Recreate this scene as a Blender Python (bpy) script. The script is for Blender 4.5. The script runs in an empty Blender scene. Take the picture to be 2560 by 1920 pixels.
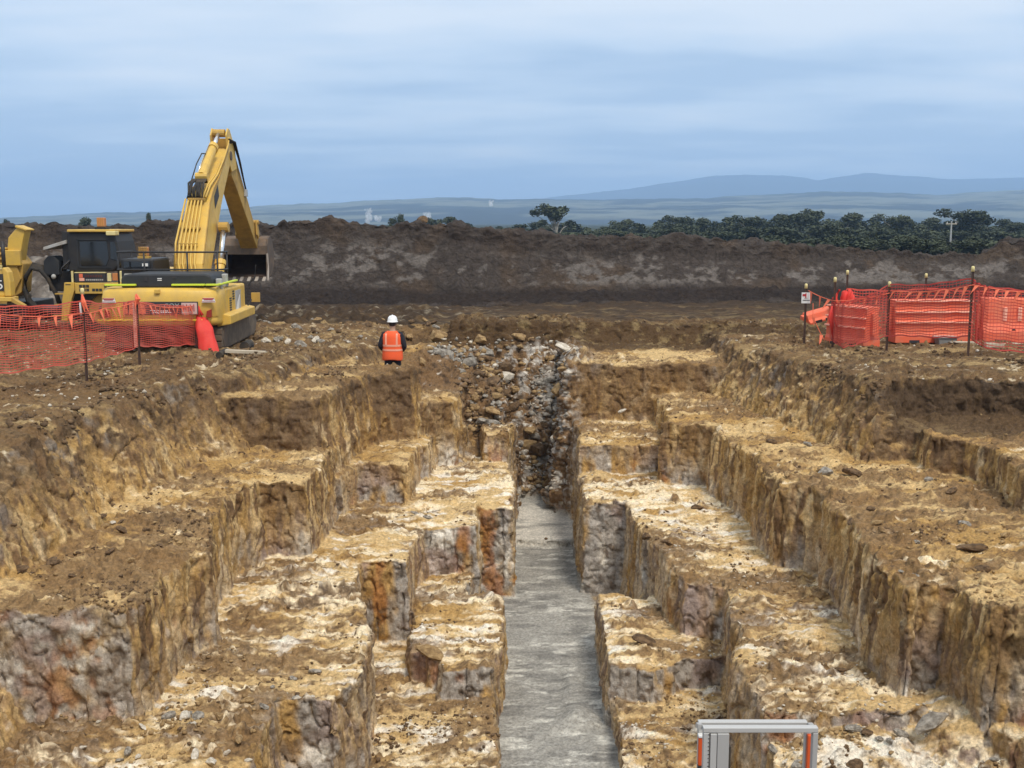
import bpy, bmesh, math, random, time
import numpy as np
from mathutils import Vector, Matrix
T0 = time.time()
random.seed(7); rng = np.random.default_rng(11)
R = math.radians
S = bpy.context.scene
COL = S.collection

# ------------------------------------------------------------------ camera, light
F_PX, PITCH = 1098.0, math.atan(162/1098.0)
cam = bpy.data.objects.new('camera', bpy.data.cameras.new('camera')); COL.objects.link(cam)
cam.data.sensor_width = 36.0; cam.data.lens = 36.0*F_PX/1024
cam.data.clip_start = 0.1; cam.data.clip_end = 30000
cam.location = (0, 0, 0); cam.rotation_euler = (math.pi/2-PITCH, 0, 0)
S.camera = cam
S.render.resolution_x, S.render.resolution_y = 1024, 768
SUN_EL, SUN_AZ = 58.0, 152.0        # azimuth clockwise from +Y: high, from the right and a little behind the camera
S.view_settings.view_transform = 'Standard'; S.view_settings.look = 'None'
S.cycles.volume_bounces = 2
S.view_settings.exposure = 0.92; S.view_settings.gamma = 1.0
w = bpy.data.worlds.new('World'); S.world = w; w.use_nodes = True
def world():
    nt = w.node_tree; N = nt.nodes; L = nt.links; N.clear()
    out = N.new('ShaderNodeOutputWorld'); bg = N.new('ShaderNodeBackground'); bg.inputs[1].default_value = 0.090
    sky = N.new('ShaderNodeTexSky'); sky.sky_type = 'NISHITA'; sky.sun_disc = False
    sky.sun_elevation = R(SUN_EL); sky.sun_rotation = R(SUN_AZ); sky.air_density = 1.0; sky.dust_density = 1.0
    tc = N.new('ShaderNodeTexCoord'); sep = N.new('ShaderNodeSeparateXYZ'); L.new(tc.outputs['Generated'], sep.inputs[0])
    # cloud deck: direction projected on a flat layer overhead
    def math_(op, a, b=None, c=None):
        n = N.new('ShaderNodeMath'); n.operation = op
        for i, v in enumerate((a, b, c)):
            if v is None: continue
            if isinstance(v, (int, float)): n.inputs[i].default_value = v
            else: L.new(v, n.inputs[i])
        return n.outputs[0]
    zz = math_('MAXIMUM', sep.outputs[2], 0.0)
    dz = math_('ADD', zz, 0.10)
    px = math_('DIVIDE', sep.outputs[0], dz); py = math_('DIVIDE', sep.outputs[1], dz)
    cmb = N.new('ShaderNodeCombineXYZ'); L.new(px, cmb.inputs[0]); L.new(py, cmb.inputs[1])
    def noise(scale, detail, rough, sx, sy, off):
        m = N.new('ShaderNodeMapping'); L.new(cmb.outputs[0], m.inputs[0]); m.inputs['Scale'].default_value = (sx, sy, 1); m.inputs['Location'].default_value = off
        n = N.new('ShaderNodeTexNoise'); n.inputs['Scale'].default_value = scale; n.inputs['Detail'].default_value = detail; n.inputs['Roughness'].default_value = rough
        L.new(m.outputs[0], n.inputs['Vector']); return n.outputs[0]
    a = noise(0.9, 3, 0.45, 0.6, 1.0, (3.1, 1.7, 0)); b = noise(2.4, 5, 0.5, 0.55, 1.0, (7.2, 0.3, 0))
    mix = math_('ADD', math_('MULTIPLY', a, 0.65), math_('MULTIPLY', b, 0.35))
    # more open cloud higher up, blue-grey sheet low down
    lift = math_('MULTIPLY', math_('SUBTRACT', zz, 0.14), 0.75)
    mix = math_('ADD', mix, lift)
    rp = N.new('ShaderNodeValToRGB'); L.new(mix, rp.inputs[0])
    e = rp.color_ramp.elements
    e[0].position = 0.40; e[0].color = (3.05, 3.95, 5.1, 1)
    e[1].position = 0.62; e[1].color = (5.3, 5.75, 6.2, 1)
    k = e.new(0.50); k.color = (4.1, 4.9, 5.8, 1)
    mx = N.new('ShaderNodeMix'); mx.data_type = 'RGBA'; mx.inputs[0].default_value = 0.9
    L.new(sky.outputs[0], mx.inputs[6]); L.new(rp.outputs[0], mx.inputs[7])
    L.new(mx.outputs[2], bg.inputs[0]); L.new(bg.outputs[0], out.inputs[0])
world()
sun = bpy.data.objects.new('sun', bpy.data.lights.new('sun', 'SUN')); COL.objects.link(sun)
sun.data.energy = 1.5; sun.data.angle = R(15); sun.data.color = (1.0, 0.93, 0.82)
az, el = R(SUN_AZ), R(SUN_EL)
sun.rotation_euler = Vector((-math.sin(az)*math.cos(el), -math.cos(az)*math.cos(el), -math.sin(el))).to_track_quat('-Z', 'Y').to_euler()

# ------------------------------------------------------------------ pixel helpers (photo pixels 2560x1920 -> world)
cp_, sp_ = math.cos(PITCH), math.sin(PITCH)
def ray(sx, sy):
    a = (sx/2.5-512)/F_PX; b = (384-sy/2.5)/F_PX
    return (a, cp_+b*sp_, -sp_+b*cp_)
def onz(sx, sy, z):
    d = ray(sx, sy); t = z/d[2]; return (d[0]*t, d[1]*t)
def ony(sx, sy, y):
    d = ray(sx, sy or 800); t = y/d[1]; return (d[0]*t, d[2]*t)

# ------------------------------------------------------------------ numpy noise
LAT = rng.random((64, 64, 64)).astype(np.float32).ravel()
def vn(x, y, z):
    """value noise in -1..1"""
    xi = np.floor(x).astype(np.int32); yi = np.floor(y).astype(np.int32); zi = np.floor(z).astype(np.int32)
    fx = (x-xi).astype(np.float32); fy = (y-yi).astype(np.float32); fz = (z-zi).astype(np.float32)
    fx = fx*fx*(3-2*fx); fy = fy*fy*(3-2*fy); fz = fz*fz*(3-2*fz)
    x0 = (xi & 63) << 12; x1 = ((xi+1) & 63) << 12; y0 = (yi & 63) << 6; y1 = ((yi+1) & 63) << 6; z0 = zi & 63; z1 = (zi+1) & 63
    def lx(yy, zz):
        a = LAT[x0+yy+zz]; return a+(LAT[x1+yy+zz]-a)*fx
    a = lx(y0, z0); a = a+(lx(y1, z0)-a)*fy
    b = lx(y0, z1); b = b+(lx(y1, z1)-b)*fy
    return (a+(b-a)*fz)*2-1
def fbm(x, y, z, o=3, g=0.5, off=0.0):
    r = 0; a = 1.0; s = 0
    for i in range(o):
        r = r+a*vn(x+off+i*17.3, y+off*1.3+i*9.1, z+off*.7+i*5.7); s += a; a *= g; x = x*2.03; y = y*2.03; z = z*2.03
    return r/s
def ss(a, b, x):
    t = np.clip((x-a)/(b-a), 0, 1); return t*t*(3-2*t)
def lerp(a, b, t): return a+(b-a)*t

# ------------------------------------------------------------------ object helpers
def tag(o, label=None, cat=None, group=None, kind=None):
    if label: o['label'] = label
    if cat: o['category'] = cat
    if group: o['group'] = group
    if kind: o['kind'] = kind
    return o
def empty(name, loc=(0, 0, 0), rz=0.0):
    o = bpy.data.objects.new(name, None); COL.objects.link(o); o.location = loc; o.rotation_euler = (0, 0, rz); o.empty_display_size = 0.2
    return o
def mesh_np(name, V, Fq, mat=None, parent=None, smooth=False, col=None):
    me = bpy.data.meshes.new(name)
    V = np.asarray(V, np.float32); Fq = np.asarray(Fq, np.int32); k = Fq.shape[1]
    me.vertices.add(len(V)); me.vertices.foreach_set('co', V.ravel())
    me.loops.add(Fq.size); me.loops.foreach_set('vertex_index', Fq.ravel())
    me.polygons.add(len(Fq)); me.polygons.foreach_set('loop_start', np.arange(0, Fq.size, k, dtype=np.int32))
    me.polygons.foreach_set('loop_total', np.full(len(Fq), k, np.int32))
    if smooth: me.polygons.foreach_set('use_smooth', np.ones(len(Fq), bool))
    me.update(calc_edges=True)
    if col is not None:
        a = me.attributes.new('soil', 'FLOAT_COLOR', 'POINT')
        a.data.foreach_set('color', np.concatenate([col, np.ones((len(V), 1))], 1).astype(np.float32).ravel())
    if mat: me.materials.append(mat)
    o = bpy.data.objects.new(name, me); COL.objects.link(o)
    if parent: o.parent = parent
    return o

# ------------------------------------------------------------------ materials
def new_mat(name):
    m = bpy.data.materials.new(name); m.use_nodes = True
    return m, m.node_tree.nodes, m.node_tree.links, m.node_tree.nodes['Principled BSDF']
def soil_mat(name, scale=1.0, bump=0.6, var=0.35):
    m, N, L, b = new_mat(name)
    b.inputs['Roughness'].default_value = 0.95; b.inputs['Specular IOR Level'].default_value = 0.15
    at = N.new('ShaderNodeAttribute'); at.attribute_name = 'soil'
    tc = N.new('ShaderNodeTexCoord')
    n1 = N.new('ShaderNodeTexNoise'); n1.inputs['Scale'].default_value = 22*scale; n1.inputs['Detail'].default_value = 5; n1.inputs['Roughness'].default_value = 0.78
    n2 = N.new('ShaderNodeTexNoise'); n2.inputs['Scale'].default_value = 60*scale; n2.inputs['Detail'].default_value = 3
    for n in (n1, n2): L.new(tc.outputs['Object'], n.inputs['Vector'])
    mr = N.new('ShaderNodeMapRange'); mr.inputs[1].default_value = 0.32; mr.inputs[2].default_value = 0.68; mr.inputs[3].default_value = 1-var; mr.inputs[4].default_value = 1+var
    L.new(n1.outputs[0], mr.inputs[0])
    mul = N.new('ShaderNodeVectorMath'); mul.operation = 'SCALE'; L.new(at.outputs['Color'], mul.inputs[0]); L.new(mr.outputs[0], mul.inputs['Scale'])
    L.new(mul.outputs[0], b.inputs['Base Color'])
    # chips and cracks: warped cells
    wv = N.new('ShaderNodeVectorMath'); wv.operation = 'MULTIPLY_ADD'; L.new(n1.outputs['Color'], wv.inputs[0]); wv.inputs[1].default_value = (.09/scale,)*3; L.new(tc.outputs['Object'], wv.inputs[2])
    mp = N.new('ShaderNodeMapping'); L.new(wv.outputs[0], mp.inputs[0]); mp.inputs['Scale'].default_value = (1, 1.15, .8)
    vo = N.new('ShaderNodeTexVoronoi'); vo.feature = 'DISTANCE_TO_EDGE'; vo.inputs['Scale'].default_value = 9*scale; L.new(mp.outputs[0], vo.inputs['Vector'])
    vm = N.new('ShaderNodeMath'); vm.operation = 'MINIMUM'; L.new(vo.outputs['Distance'], vm.inputs[0]); vm.inputs[1].default_value = .12
    ad = N.new('ShaderNodeMath'); ad.operation = 'MULTIPLY_ADD'; L.new(n2.outputs[0], ad.inputs[0]); ad.inputs[1].default_value = 0.45; L.new(n1.outputs[0], ad.inputs[2])
    a2 = N.new('ShaderNodeMath'); a2.operation = 'MULTIPLY_ADD'; L.new(vm.outputs[0], a2.inputs[0]); a2.inputs[1].default_value = 3.2; L.new(ad.outputs[0], a2.inputs[2])
    bp = N.new('ShaderNodeBump'); bp.inputs['Strength'].default_value = bump; bp.inputs['Distance'].default_value = 0.07/scale
    L.new(a2.outputs[0], bp.inputs['Height']); L.new(bp.outputs[0], b.inputs['Normal'])
    return m
M_SOIL = soil_mat('soil', 1.0, .5, .42)
M_FAR = soil_mat('far_soil', 0.25, 0.7, 0.3)

# ------------------------------------------------------------------ excavation: stepped benches cut either side of a deep trench
def sd_poly(px, py, poly):
    d = np.full(px.shape, 1e9, np.float32); s = np.ones(px.shape, bool); n = len(poly); ins = np.zeros(px.shape, bool)
    for i in range(n):
        ax, ay = poly[i]; bx, by = poly[(i+1) % n]
        ex, ey = bx-ax, by-ay; wx, wy = px-ax, py-ay
        t = np.clip((wx*ex+wy*ey)/(ex*ex+ey*ey+1e-12), 0, 1)
        dx, dy = wx-ex*t, wy-ey*t
        d = np.minimum(d, dx*dx+dy*dy)
        c = ((ay > py) != (by > py)) & (px < (bx-ax)*(py-ay)/(by-ay if by != ay else 1e-9)+ax)
        ins ^= c
    d = np.sqrt(d); return np.where(ins, -d, d).astype(np.float32)
def pad_h(x, y):                      # lie of the undisturbed pad
    return -2.9-0.012*np.maximum(y-22, 0)-0.03*np.maximum(-x-7, 0)*0
# polygons in plan (m); (top level, batter per m of height, level the outline is drawn at, roundness, outline)
BLOCKS = [
 ('floor_b', -7.15, 0.0, -7.15, .04, [(-1, 24.3), (.8, 24.15), (3, 24.3), (3, 40), (-1, 40)]),
 ('C',  -6.85, 0.05, -6.85, .05, [(-4, 8), (-.30, 8), (-.26, 12), (-.22, 15.3), (-.22, 17.2), (-1.2, 17.6), (-4, 17.8)]),
 ('L4', -6.38, 0.05, -6.38, .07, [(-1.66, 17.6), (-1.62, 16.2), (-1.5, 15.75), (-1.08, 15.35), (-1.04, 15.02), (-.24, 15.02), (-.14, 17.2), (-.22, 18.15), (-.74, 18.3), (-.74, 19.6), (-1.66, 19.6)]),
 ('AB', -5.5, 0.03, -5.5, .07, [(-9, 7), (-2.65, 7), (-2.66, 9), (-2.72, 12.21), (-2.06, 12.21), (-1.92, 13.0), (-1.95, 14.3), (-2.22, 15.4), (-2.42, 16.6), (-2.5, 17.40),
     (-1.74, 17.42), (-1.70, 18.3), (-1.56, 19.35), (-.72, 19.4), (-.70, 20.8), (.0, 20.82), (.02, 22.9), (-.02, 25.2), (.02, 33), (-9, 33)]),
 ('E2', -4.75, 0.05, -4.75, .08, [(-9, 20.2), (-3.2, 20.2), (-3.1, 21.25), (-2.02, 21.2), (-1.98, 23.0), (-1.8, 23.2), (-1.75, 24.5), (-1.1, 25.2), (-.9, 33), (-9, 33)]),
 ('small', -4.82, 0.03, -4.82, .05, [(-.62, 24.85), (0, 24.9), (.06, 26.1), (-.75, 26.1)]),
 ('F',  -4.0, 0.05, -4.0, .1, [(-9, 24.0), (-2.1, 24.0), (-1.85, 24.3), (-1.3, 24.6), (-1.2, 26), (-1.2, 33), (-9, 33)]),
 ('D',  -4.2, 0.05, -4.2, .09, [(-10, 11.65), (-5, 11.6), (-4.27, 11.65), (-4.18, 11.9), (-4.22, 12.9), (-4.0, 13.9), (-4.30, 15.2), (-4.36, 16.6), (-4.15, 17.3), (-4.05, 17.62), (-3.4, 17.62),
     (-3.3, 18.8), (-3.36, 20.4), (-3.2, 21.7), (-3.15, 26), (-10, 33)]),
 ('P2', -3.22, 0.10, -3.22, .1, [(-9, 20.1), (-4.9, 20.08), (-3.7, 20.08), (-3.5, 20.4), (-3.38, 21.8), (-3.1, 22.6), (-3.05, 23.3), (-2.2, 23.6), (-2.12, 24.5), (-3.6, 24.8), (-3.8, 27), (-9, 27)]),
 ('padL', -2.9, 0.62, -4.2, .12, [(-30, 8), (-6.3, 8), (-6.1, 12.6), (-5.95, 13.2), (-5.62, 14.9), (-5.98, 15.25), (-5.82, 16.3), (-5.55, 17.0), (-5.45, 17.9), (-5.35, 18.9), (-4.75, 19.9), (-4.4, 20.6), (-3.9, 22.8), (-3.8, 24.2), (-3.6, 25.2), (-2.9, 26.6), (-2.6, 29.5), (-2.6, 45), (-30, 45)]),
 ('RC2', -6.85, 0.05, -6.85, .05, [(1.38, 8), (6, 8), (6, 16), (1.44, 16), (1.46, 15.2)]),
 ('RC', -6.36, 0.05, -6.36, .07, [(1.40, 15.16), (2.05, 15.02), (2.55, 15.5), (6, 15.6), (6, 19), (2.5, 18.7), (2.2, 18.25), (1.46, 18.2)]),
 ('RAB', -5.5, 0.06, -5.5, .08, [(1.50, 21.07), (2.29, 21.02), (2.36, 19.1), (2.5, 18.0), (2.66, 16.42), (3.24, 16.35), (3.1, 14.6), (2.8, 12.9), (2.86, 11.75), (4.45, 11.7), (4.9, 11.9), (5.1, 11.9), (5.4, 10.6), (9, 10.4), (12, 33), (1.56, 33), (1.54, 25)]),
 ('Rs', -4.85, 0.05, -4.85, .06, [(1.55, 23.8), (2.2, 23.75), (3.3, 23.8), (5, 24), (5, 33), (1.65, 33)]),
 ('RD', -4.2, 0.07, -4.2, .1, [(3.05, 26.8), (3.55, 26.6), (3.5, 24.2), (3.2, 22.75), (4.15, 22.5), (4.08, 21.6), (4.3, 20.8), (4.42, 19.2), (4.32, 17.35), (4.70, 17.0), (4.80, 16.6), (4.72, 15.4), (4.66, 14.6), (4.55, 13.0), (4.66, 12.2), (4.78, 12.45),
     (5.1, 12.42), (5.22, 11.9), (5.25, 11.4), (5.9, 11.2), (14, 11.0), (14, 33), (3.05, 33)]),
 ('cross', -3.42, 0.12, -3.42, .1, [(1.5, 27.0), (2.2, 27.0), (3.2, 26.8), (4.2, 27.0), (7, 26.6), (9, 40), (1.45, 40)]),
 ('R1', -3.6, 0.08, -3.6, .08, [(7.2, 18.35), (7.68, 18.15), (7.85, 17.3), (7.50, 16.2), (7.55, 14.5), (7.3, 12.5), (7.4, 10), (16, 10), (16, 30), (7.6, 30)]),
 ('padR', -2.9, 0.55, -4.2, .12, [(4.95, 26.6), (5.15, 25.4), (5.5, 23.4), (5.78, 21.8), (5.85, 20.6), (5.95, 19.6), (6.25, 18.9), (6.9, 18.9), (7.7, 19.3), (8.6, 19.0), (10, 18.9), (30, 18.5), (30, 45), (4.9, 45), (4.9, 27)]),
]
def base_height(x, y):                 # rubble slope, trench floor, shallow cut and its far face: everything that is a plain slope
    h = np.full(x.shape, -7.3, np.float32)+0.02*fbm(x*1.3, y*1.3, x*0, 2)
    # tipped rubble closing the trench end
    prof = np.interp(y, [27.6, 28.2, 29.0, 30.2, 31.0, 32.0, 40], [-7.4, -6.65, -5.75, -4.55, -3.75, -3.4, -3.3])
    wob = 0.35*fbm(x*.9, y*.9, x*0, 3, off=3.)
    heap = prof+wob-0.10*np.abs(x-.9)
    # second fan of spoil sliding in from the left above the worker's bench
    fan = -3.45-0.62*np.maximum(x+1.9, 0)*np.clip((33-y)/5, .55, 1.6)+0.25*wob
    fan = np.where((y > 24.8) & (fan > -5.3), fan, -9)-1.2*ss(27.5, 25.2, y)
    h = np.maximum(h, np.where(x < 3.2, heap, -9)); h = np.maximum(h, np.where((x > -4) & (x < -.25), fan, -9))
    # right bank rubble at the foot of the near pillar
    near = -5.66-0.30*np.maximum(3.5-x, 0)-0.26*np.maximum(11.7-y, 0)+0.25*np.exp(-((x-5.05)**2/.12+(y-11.7)**2/.5))
    h = np.maximum(h, np.where((x > 2.9) & (y < 12.6), near+.12*fbm(x*2, y*2, x*0, 3, off=8.), -9))
    # far face of the shallow cut
    cut = np.interp(y, [29.6, 30.4, 31.0, 31.7, 32.5, 60], [-9, -3.85, -3.72, -2.92, -2.98, -3.3])+.10*fbm(x*.8, y*.8, x*0, 3, off=5.)
    side = ss(-3.5, -1.0, x)*ss(9.0, 7.0, x)
    h = np.maximum(h, np.where(x > -4, lerp(-9., cut, np.where(y < 31.0, ss(1.4, 2.6, x+.3*wob), ss(-3.6, -1.6, x))), -9))
    h = np.maximum(h, np.where(y > 31.2, np.interp(y, [31.2, 32.4, 60], [-4.2, -3.15, -3.3]), -9))
    # hollow the worker stands in
    return h
def build_excavation():
    NS, NY, NZ = 760, 490, 172
    sx = np.linspace(-.60, .60, NS); yy = 9.7*np.exp(np.linspace(0, math.log(33.6/9.7), NY)); zz = np.linspace(-7.55, -2.5, NZ)
    Y = np.repeat(yy[None, :], NS, 0).astype(np.float32); X = (sx[:, None]*yy[None, :]).astype(np.float32)
    Z0 = np.zeros_like(X)
    wx = X+0.11*fbm(X*.9, Y*.9, Z0, 2, off=1.)+.05*fbm(X*3.2, Y*3.2, Z0, 2, off=2.)
    wy = Y+0.11*fbm(X*.9, Y*.9, Z0, 2, off=21.)+.05*fbm(X*3.2, Y*3.2, Z0, 2, off=22.)
    tilt = 0.10*fbm(X*.35, Y*.35, Z0, 2, off=31.)+.05*fbm(X*1.4, Y*1.4, Z0, 2, off=33.)
    near_edge = 0.05
    H = base_height(X, Y)
    Fd = np.empty((NS, NY, NZ), np.float32)
    Fd[:] = (zz[None, None, :]-H[:, :, None])*.7
    for nm, top, k, zr, r, poly in BLOCKS:
        sd = sd_poly(wx, wy, poly)
        near = sd < 1.2
        if not near.any(): continue
        i0, i1 = np.where(near.any(1))[0][[0, -1]]; j0, j1 = np.where(near.any(0))[0][[0, -1]]
        sdn = sd[i0:i1+1, j0:j1+1]
        tp = top+tilt[i0:i1+1, j0:j1+1]*(1.2 if 'pad' in nm or nm == 'D' else .8 if nm != 'floor_b' else .1)
        if 'pad' in nm: tp = tp-0.012*np.maximum(Y[i0:i1+1, j0:j1+1]-22, 0)
        for kz in range(NZ):
            z = zz[kz]
            if z > top+.5: break
            a = (sdn+k*(z-zr))/math.sqrt(1+k*k)+r; b = (z-tp)+r
            d = np.sqrt(np.maximum(a, 0)**2+np.maximum(b, 0)**2)+np.minimum(np.maximum(a, b), 0)-r
            sl = Fd[i0:i1+1, j0:j1+1, kz]; np.minimum(sl, d, out=sl)
    # hollow behind the pad edge where the worker stands (his legs are hidden from the near side)
    hx, hy = -2.75, 25.45
    hol = np.sqrt(((X-hx)/.75)**2+((Y-hy)/.75)**2)
    for kz in range(NZ):
        c = np.maximum((hol-1)*.7, (-3.98-zz[kz]))
        np.maximum(Fd[:, :, kz], -c, out=Fd[:, :, kz])
    # scooped hollow cut back under the right-hand pad edge
    bowl = np.sqrt(((X-8.6)/1.75)**2+((Y-19.5)/.85)**2)
    for kz in range(NZ):
        c = np.maximum((bowl-1-.12*(zz[kz]+3.4))*.8, (-3.82+.25*bowl**2-zz[kz]))
        np.maximum(Fd[:, :, kz], -c, out=Fd[:, :, kz])
    ii, jj, kk = np.where(np.abs(Fd) < .20)
    bx, by, bz = X[ii, jj], Y[ii, jj], zz[kk].astype(np.float32)
    keep = ~((bz < -6.98) & (bx > -.35) & (bx < 1.6)); ii, jj, kk, bx, by, bz = ii[keep], jj[keep], kk[keep], bx[keep], by[keep], bz[keep]
    brk = .060*vn(bx*1.7, by*1.7, bz*1.1)+.060*(np.abs(vn(bx*3.7+7, by*3.7, bz*2.6))-.35)+.028*vn(bx*8.3, by*8.3+3, bz*5.5)
    Fd[ii, jj, kk] += brk
    # ---- surface nets
    neg = Fd < 0
    c = neg[:-1, :-1, :-1].astype(np.int8)
    cnt = np.zeros(c.shape, np.int8)
    for a in (0, 1):
        for b in (0, 1):
            for d in (0, 1):
                cnt += neg[a:NS-1+a, b:NY-1+b, d:NZ-1+d]
    act = (cnt > 0) & (cnt < 8); del cnt, c
    ci, cj, ck = np.where(act)
    n = len(ci); idx = np.full(act.shape, -1, np.int32); idx[ci, cj, ck] = np.arange(n, dtype=np.int32)
    cv = {}
    for a in (0, 1):
        for b in (0, 1):
            for d in (0, 1): cv[a, b, d] = Fd[ci+a, cj+b, ck+d]
    acc = np.zeros((n, 3)); num = np.zeros(n)
    for p in cv:
        for ax in range(3):
            if p[ax]: continue
            q = list(p); q[ax] = 1; q = tuple(q)
            v0, v1 = cv[p], cv[q]; m = (v0 < 0) != (v1 < 0)
            t = np.where(m, v0/(v0-v1+1e-12), 0)
            for e in range(3):
                acc[:, e] += np.where(m, (t if e == ax else p[e]), 0)
            num += m
    acc /= num[:, None]
    gi, gj, gk = ci+acc[:, 0], cj+acc[:, 1], ck+acc[:, 2]
    py = np.interp(gj, np.arange(NY), yy); px = np.interp(gi, np.arange(NS), sx)*py; pz = np.interp(gk, np.arange(NZ), zz)
    quads = []
    for ax in range(3):
        sl0 = [slice(None)]*3; sl1 = [slice(None)]*3
        sl0[ax] = slice(0, -1); sl1[ax] = slice(1, None)
        ch = neg[tuple(sl0)] != neg[tuple(sl1)]
        ei = list(np.where(ch))
        o1, o2 = [(1, 2), (2, 0), (0, 1)][ax]
        ok = (ei[o1] > 0) & (ei[o2] > 0) & (ei[o1] < [NS, NY, NZ][o1]-1) & (ei[o2] < [NS, NY, NZ][o2]-1)
        ei = [e[ok] for e in ei]
        fl = neg[ei[0], ei[1], ei[2]]
        def cell(d1, d2):
            e = list(ei); e[o1] = e[o1]-d1; e[o2] = e[o2]-d2; return idx[e[0], e[1], e[2]]
        q = np.stack([cell(1, 1), cell(0, 1), cell(0, 0), cell(1, 0)], 1)
        q[~fl] = q[~fl][:, ::-1]
        quads.append(q)
    Q = np.concatenate(quads)
    V = np.stack([px, py, pz], 1)
    return V, Q
def normals(V, Q):
    a = V[Q[:, 2]]-V[Q[:, 0]]; b = V[Q[:, 3]]-V[Q[:, 1]]
    fn = np.cross(a, b); N = np.zeros_like(V)
    for k in range(4):
        for e in range(3): N[:, e] += np.bincount(Q[:, k], fn[:, e], len(V))
    return N/(np.linalg.norm(N, axis=1, keepdims=True)+1e-12)
C_ = lambda *a: np.array(a, np.float32)
DARK = C_(.055, .036, .022); BROWN = C_(.135, .082, .042); OCHRE = C_(.36, .225, .085); TAN = C_(.50, .355, .175)
CREAM = C_(.70, .585, .41); WHITE = C_(.72, .68, .61); GREY = C_(.30, .275, .25); RUST = C_(.27, .10, .028); FLOORC = C_(.29, .285, .27); MAUVE = C_(.26, .19, .17)
def mixc(c, d, t): return c+(d-c)*t[:, None]
def soil_colours(V, N):
    x, y, z = V[:, 0], V[:, 1], V[:, 2]
    top = ss(.45, .8, N[:, 2])
    n = lambda fx, fy, fz, o=3, off=0., g=.55: fbm(x*fx, y*fy, z*fz, o, g, off)
    high = ss(-4.6, -3.2, z); mid = ss(-5.7, -4.4, z)
    # -------- tops: scraped pale clay with crumbs of brown soil dragged across
    streak = n(2.2, 6.5, 3, 4, 40., .6); patch = n(.8, 1.3, 1, 3, 45.); crumb = n(9, 14, 9, 3, 50., .7); big = n(.33, .42, .5, 2, 48.)
    ct = np.repeat(TAN[None], len(V), 0)
    ct = mixc(ct, OCHRE, ss(-.1, .35, n(1.1, 2.2, 1, 2, 52.)+.25*(mid-.5)))
    ct = mixc(ct, CREAM, ss(.02, .30, streak*.9+.25*patch+.30*big-.24*mid-.15*high+.04))
    ct = mixc(ct, WHITE, ss(.12, .4, n(2, 5, 2, 3, 55.)-.45*mid)*.8)
    dirt = ss(-.06, .22, (.45*crumb+.75*patch-.38*big-.45*streak)+.05+.10*high+.03*mid)
    ct = mixc(ct, BROWN*1.25, dirt*.82)
    ct = mixc(ct, DARK*1.5, ss(.12, .4, crumb+.3*patch-.08)*.7)
    # pad surface: brown earth, some dry pale tracks
    pad = ss(-3.2, -3.02, z)
    cp = np.repeat((BROWN*1.05)[None], len(V), 0)
    cp = mixc(cp, TAN*.62, ss(.0, .4, n(.9, 3.6, 1, 5, 60., .65)))
    cp = mixc(cp, DARK*1.5, ss(.05, .35, n(5, 9, 5, 3, 63., .7)))
    cp = mixc(cp, CREAM*.8, ss(.36, .55, n(4, 9, 4, 3, 66.)))
    ct = mixc(ct, cp, pad*.9)
    # -------- walls: bucket-scraped clay, strata by depth, shade painted on front faces
    vs = n(5.5, 5.5, .7, 3, 70.); vs2 = n(13, 13, 1.3, 2, 75.); bl = n(1.6, 1.6, 1.2, 3, 80.)
    cw = np.repeat((OCHRE*.92)[None], len(V), 0)
    cw = mixc(cw, TAN*.95, ss(-.05, .35, vs+.3*bl))
    cw = mixc(cw, CREAM*.92, ss(.12, .42, n(4, 4, 1.6, 3, 76., .6)-.1*high)*.42)
    cw = mixc(cw, BROWN*1.2, ss(.04, .38, vs2+.4*bl+.15*high))
    cw = mixc(cw, DARK*1.3, ss(.14, .36, n(9, 9, 2.2, 3, 78., .65))*.6)
    gz = ss(-4.55, -5.6, z+.45*bl)
    cg = np.repeat(GREY[None], len(V), 0)
    cg = mixc(cg, WHITE*.8, ss(.1, .4, n(2.2, 2.2, 2.0, 3, 85.)))
    cg = mixc(cg, OCHRE, ss(.05, .35, n(3.0, 3.0, .8, 3, 88.)))
    cg = mixc(cg, RUST, ss(.22, .42, n(2.3, 2.3, 1.1, 3, 90.))*.7)
    cg = mixc(cg, MAUVE, ss(.15, .4, n(1.5, 1.5, 1.5, 2, 92.))*.7)
    cg = mixc(cg, DARK*1.6, ss(.14, .36, n(7, 7, 6, 3, 93., .7))*.75)
    front = ss(.35, .8, -N[:, 1])
    cw = mixc(cw, BROWN*1.05, front*ss(-5.3, -4.5, z)*ss(-.25, .15, n(2.4, 2.4, 1.2, 3, 79.)+.25)*.75)  # camera-facing faces painted browner and darker, shade put into the colour
    cw = mixc(cw, cg, gz*(.35+.6*front))
    ch = np.repeat((BROWN*1.15)[None], len(V), 0)
    ch = mixc(ch, OCHRE*.75, ss(-.05, .35, vs+.4*bl-.1))
    ch = mixc(ch, GREY*.62, ss(.1, .4, n(2, 2, 1.2, 3, 95.))*.8)
    ch = mixc(ch, DARK*1.6, ss(.05, .35, n(6, 6, 3, 3, 97.)+.2*high))
    cw = mixc(cw, ch, ss(-4.0, -3.2, z+.45*bl)*.93)
    cw = mixc(cw, DARK*1.9, front*ss(-4.3, -4.0, z)*ss(11, 14, y)*ss(26.6, 26.2, y)*.6)  # upper camera-facing faces darkened further, painted shade
    left_front = ss(13.5, 12.2, y)*ss(-2.9, -3.6, x)*front        # the crumbly mauve-grey near face
    cl = mixc(np.repeat((GREY*1.05)[None], len(V), 0), TAN*.8, ss(-.15, .3, n(2.2, 2.2, 2.2, 4, 100., .65))*.8)
    cl = mixc(cl, MAUVE, ss(-.05, .35, n(2.5, 2.5, 2.5, 3, 101.))*.7); cl = mixc(cl, DARK*1.5, ss(.16, .36, n(6, 6, 6, 3, 102., .7))*.7)
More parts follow.
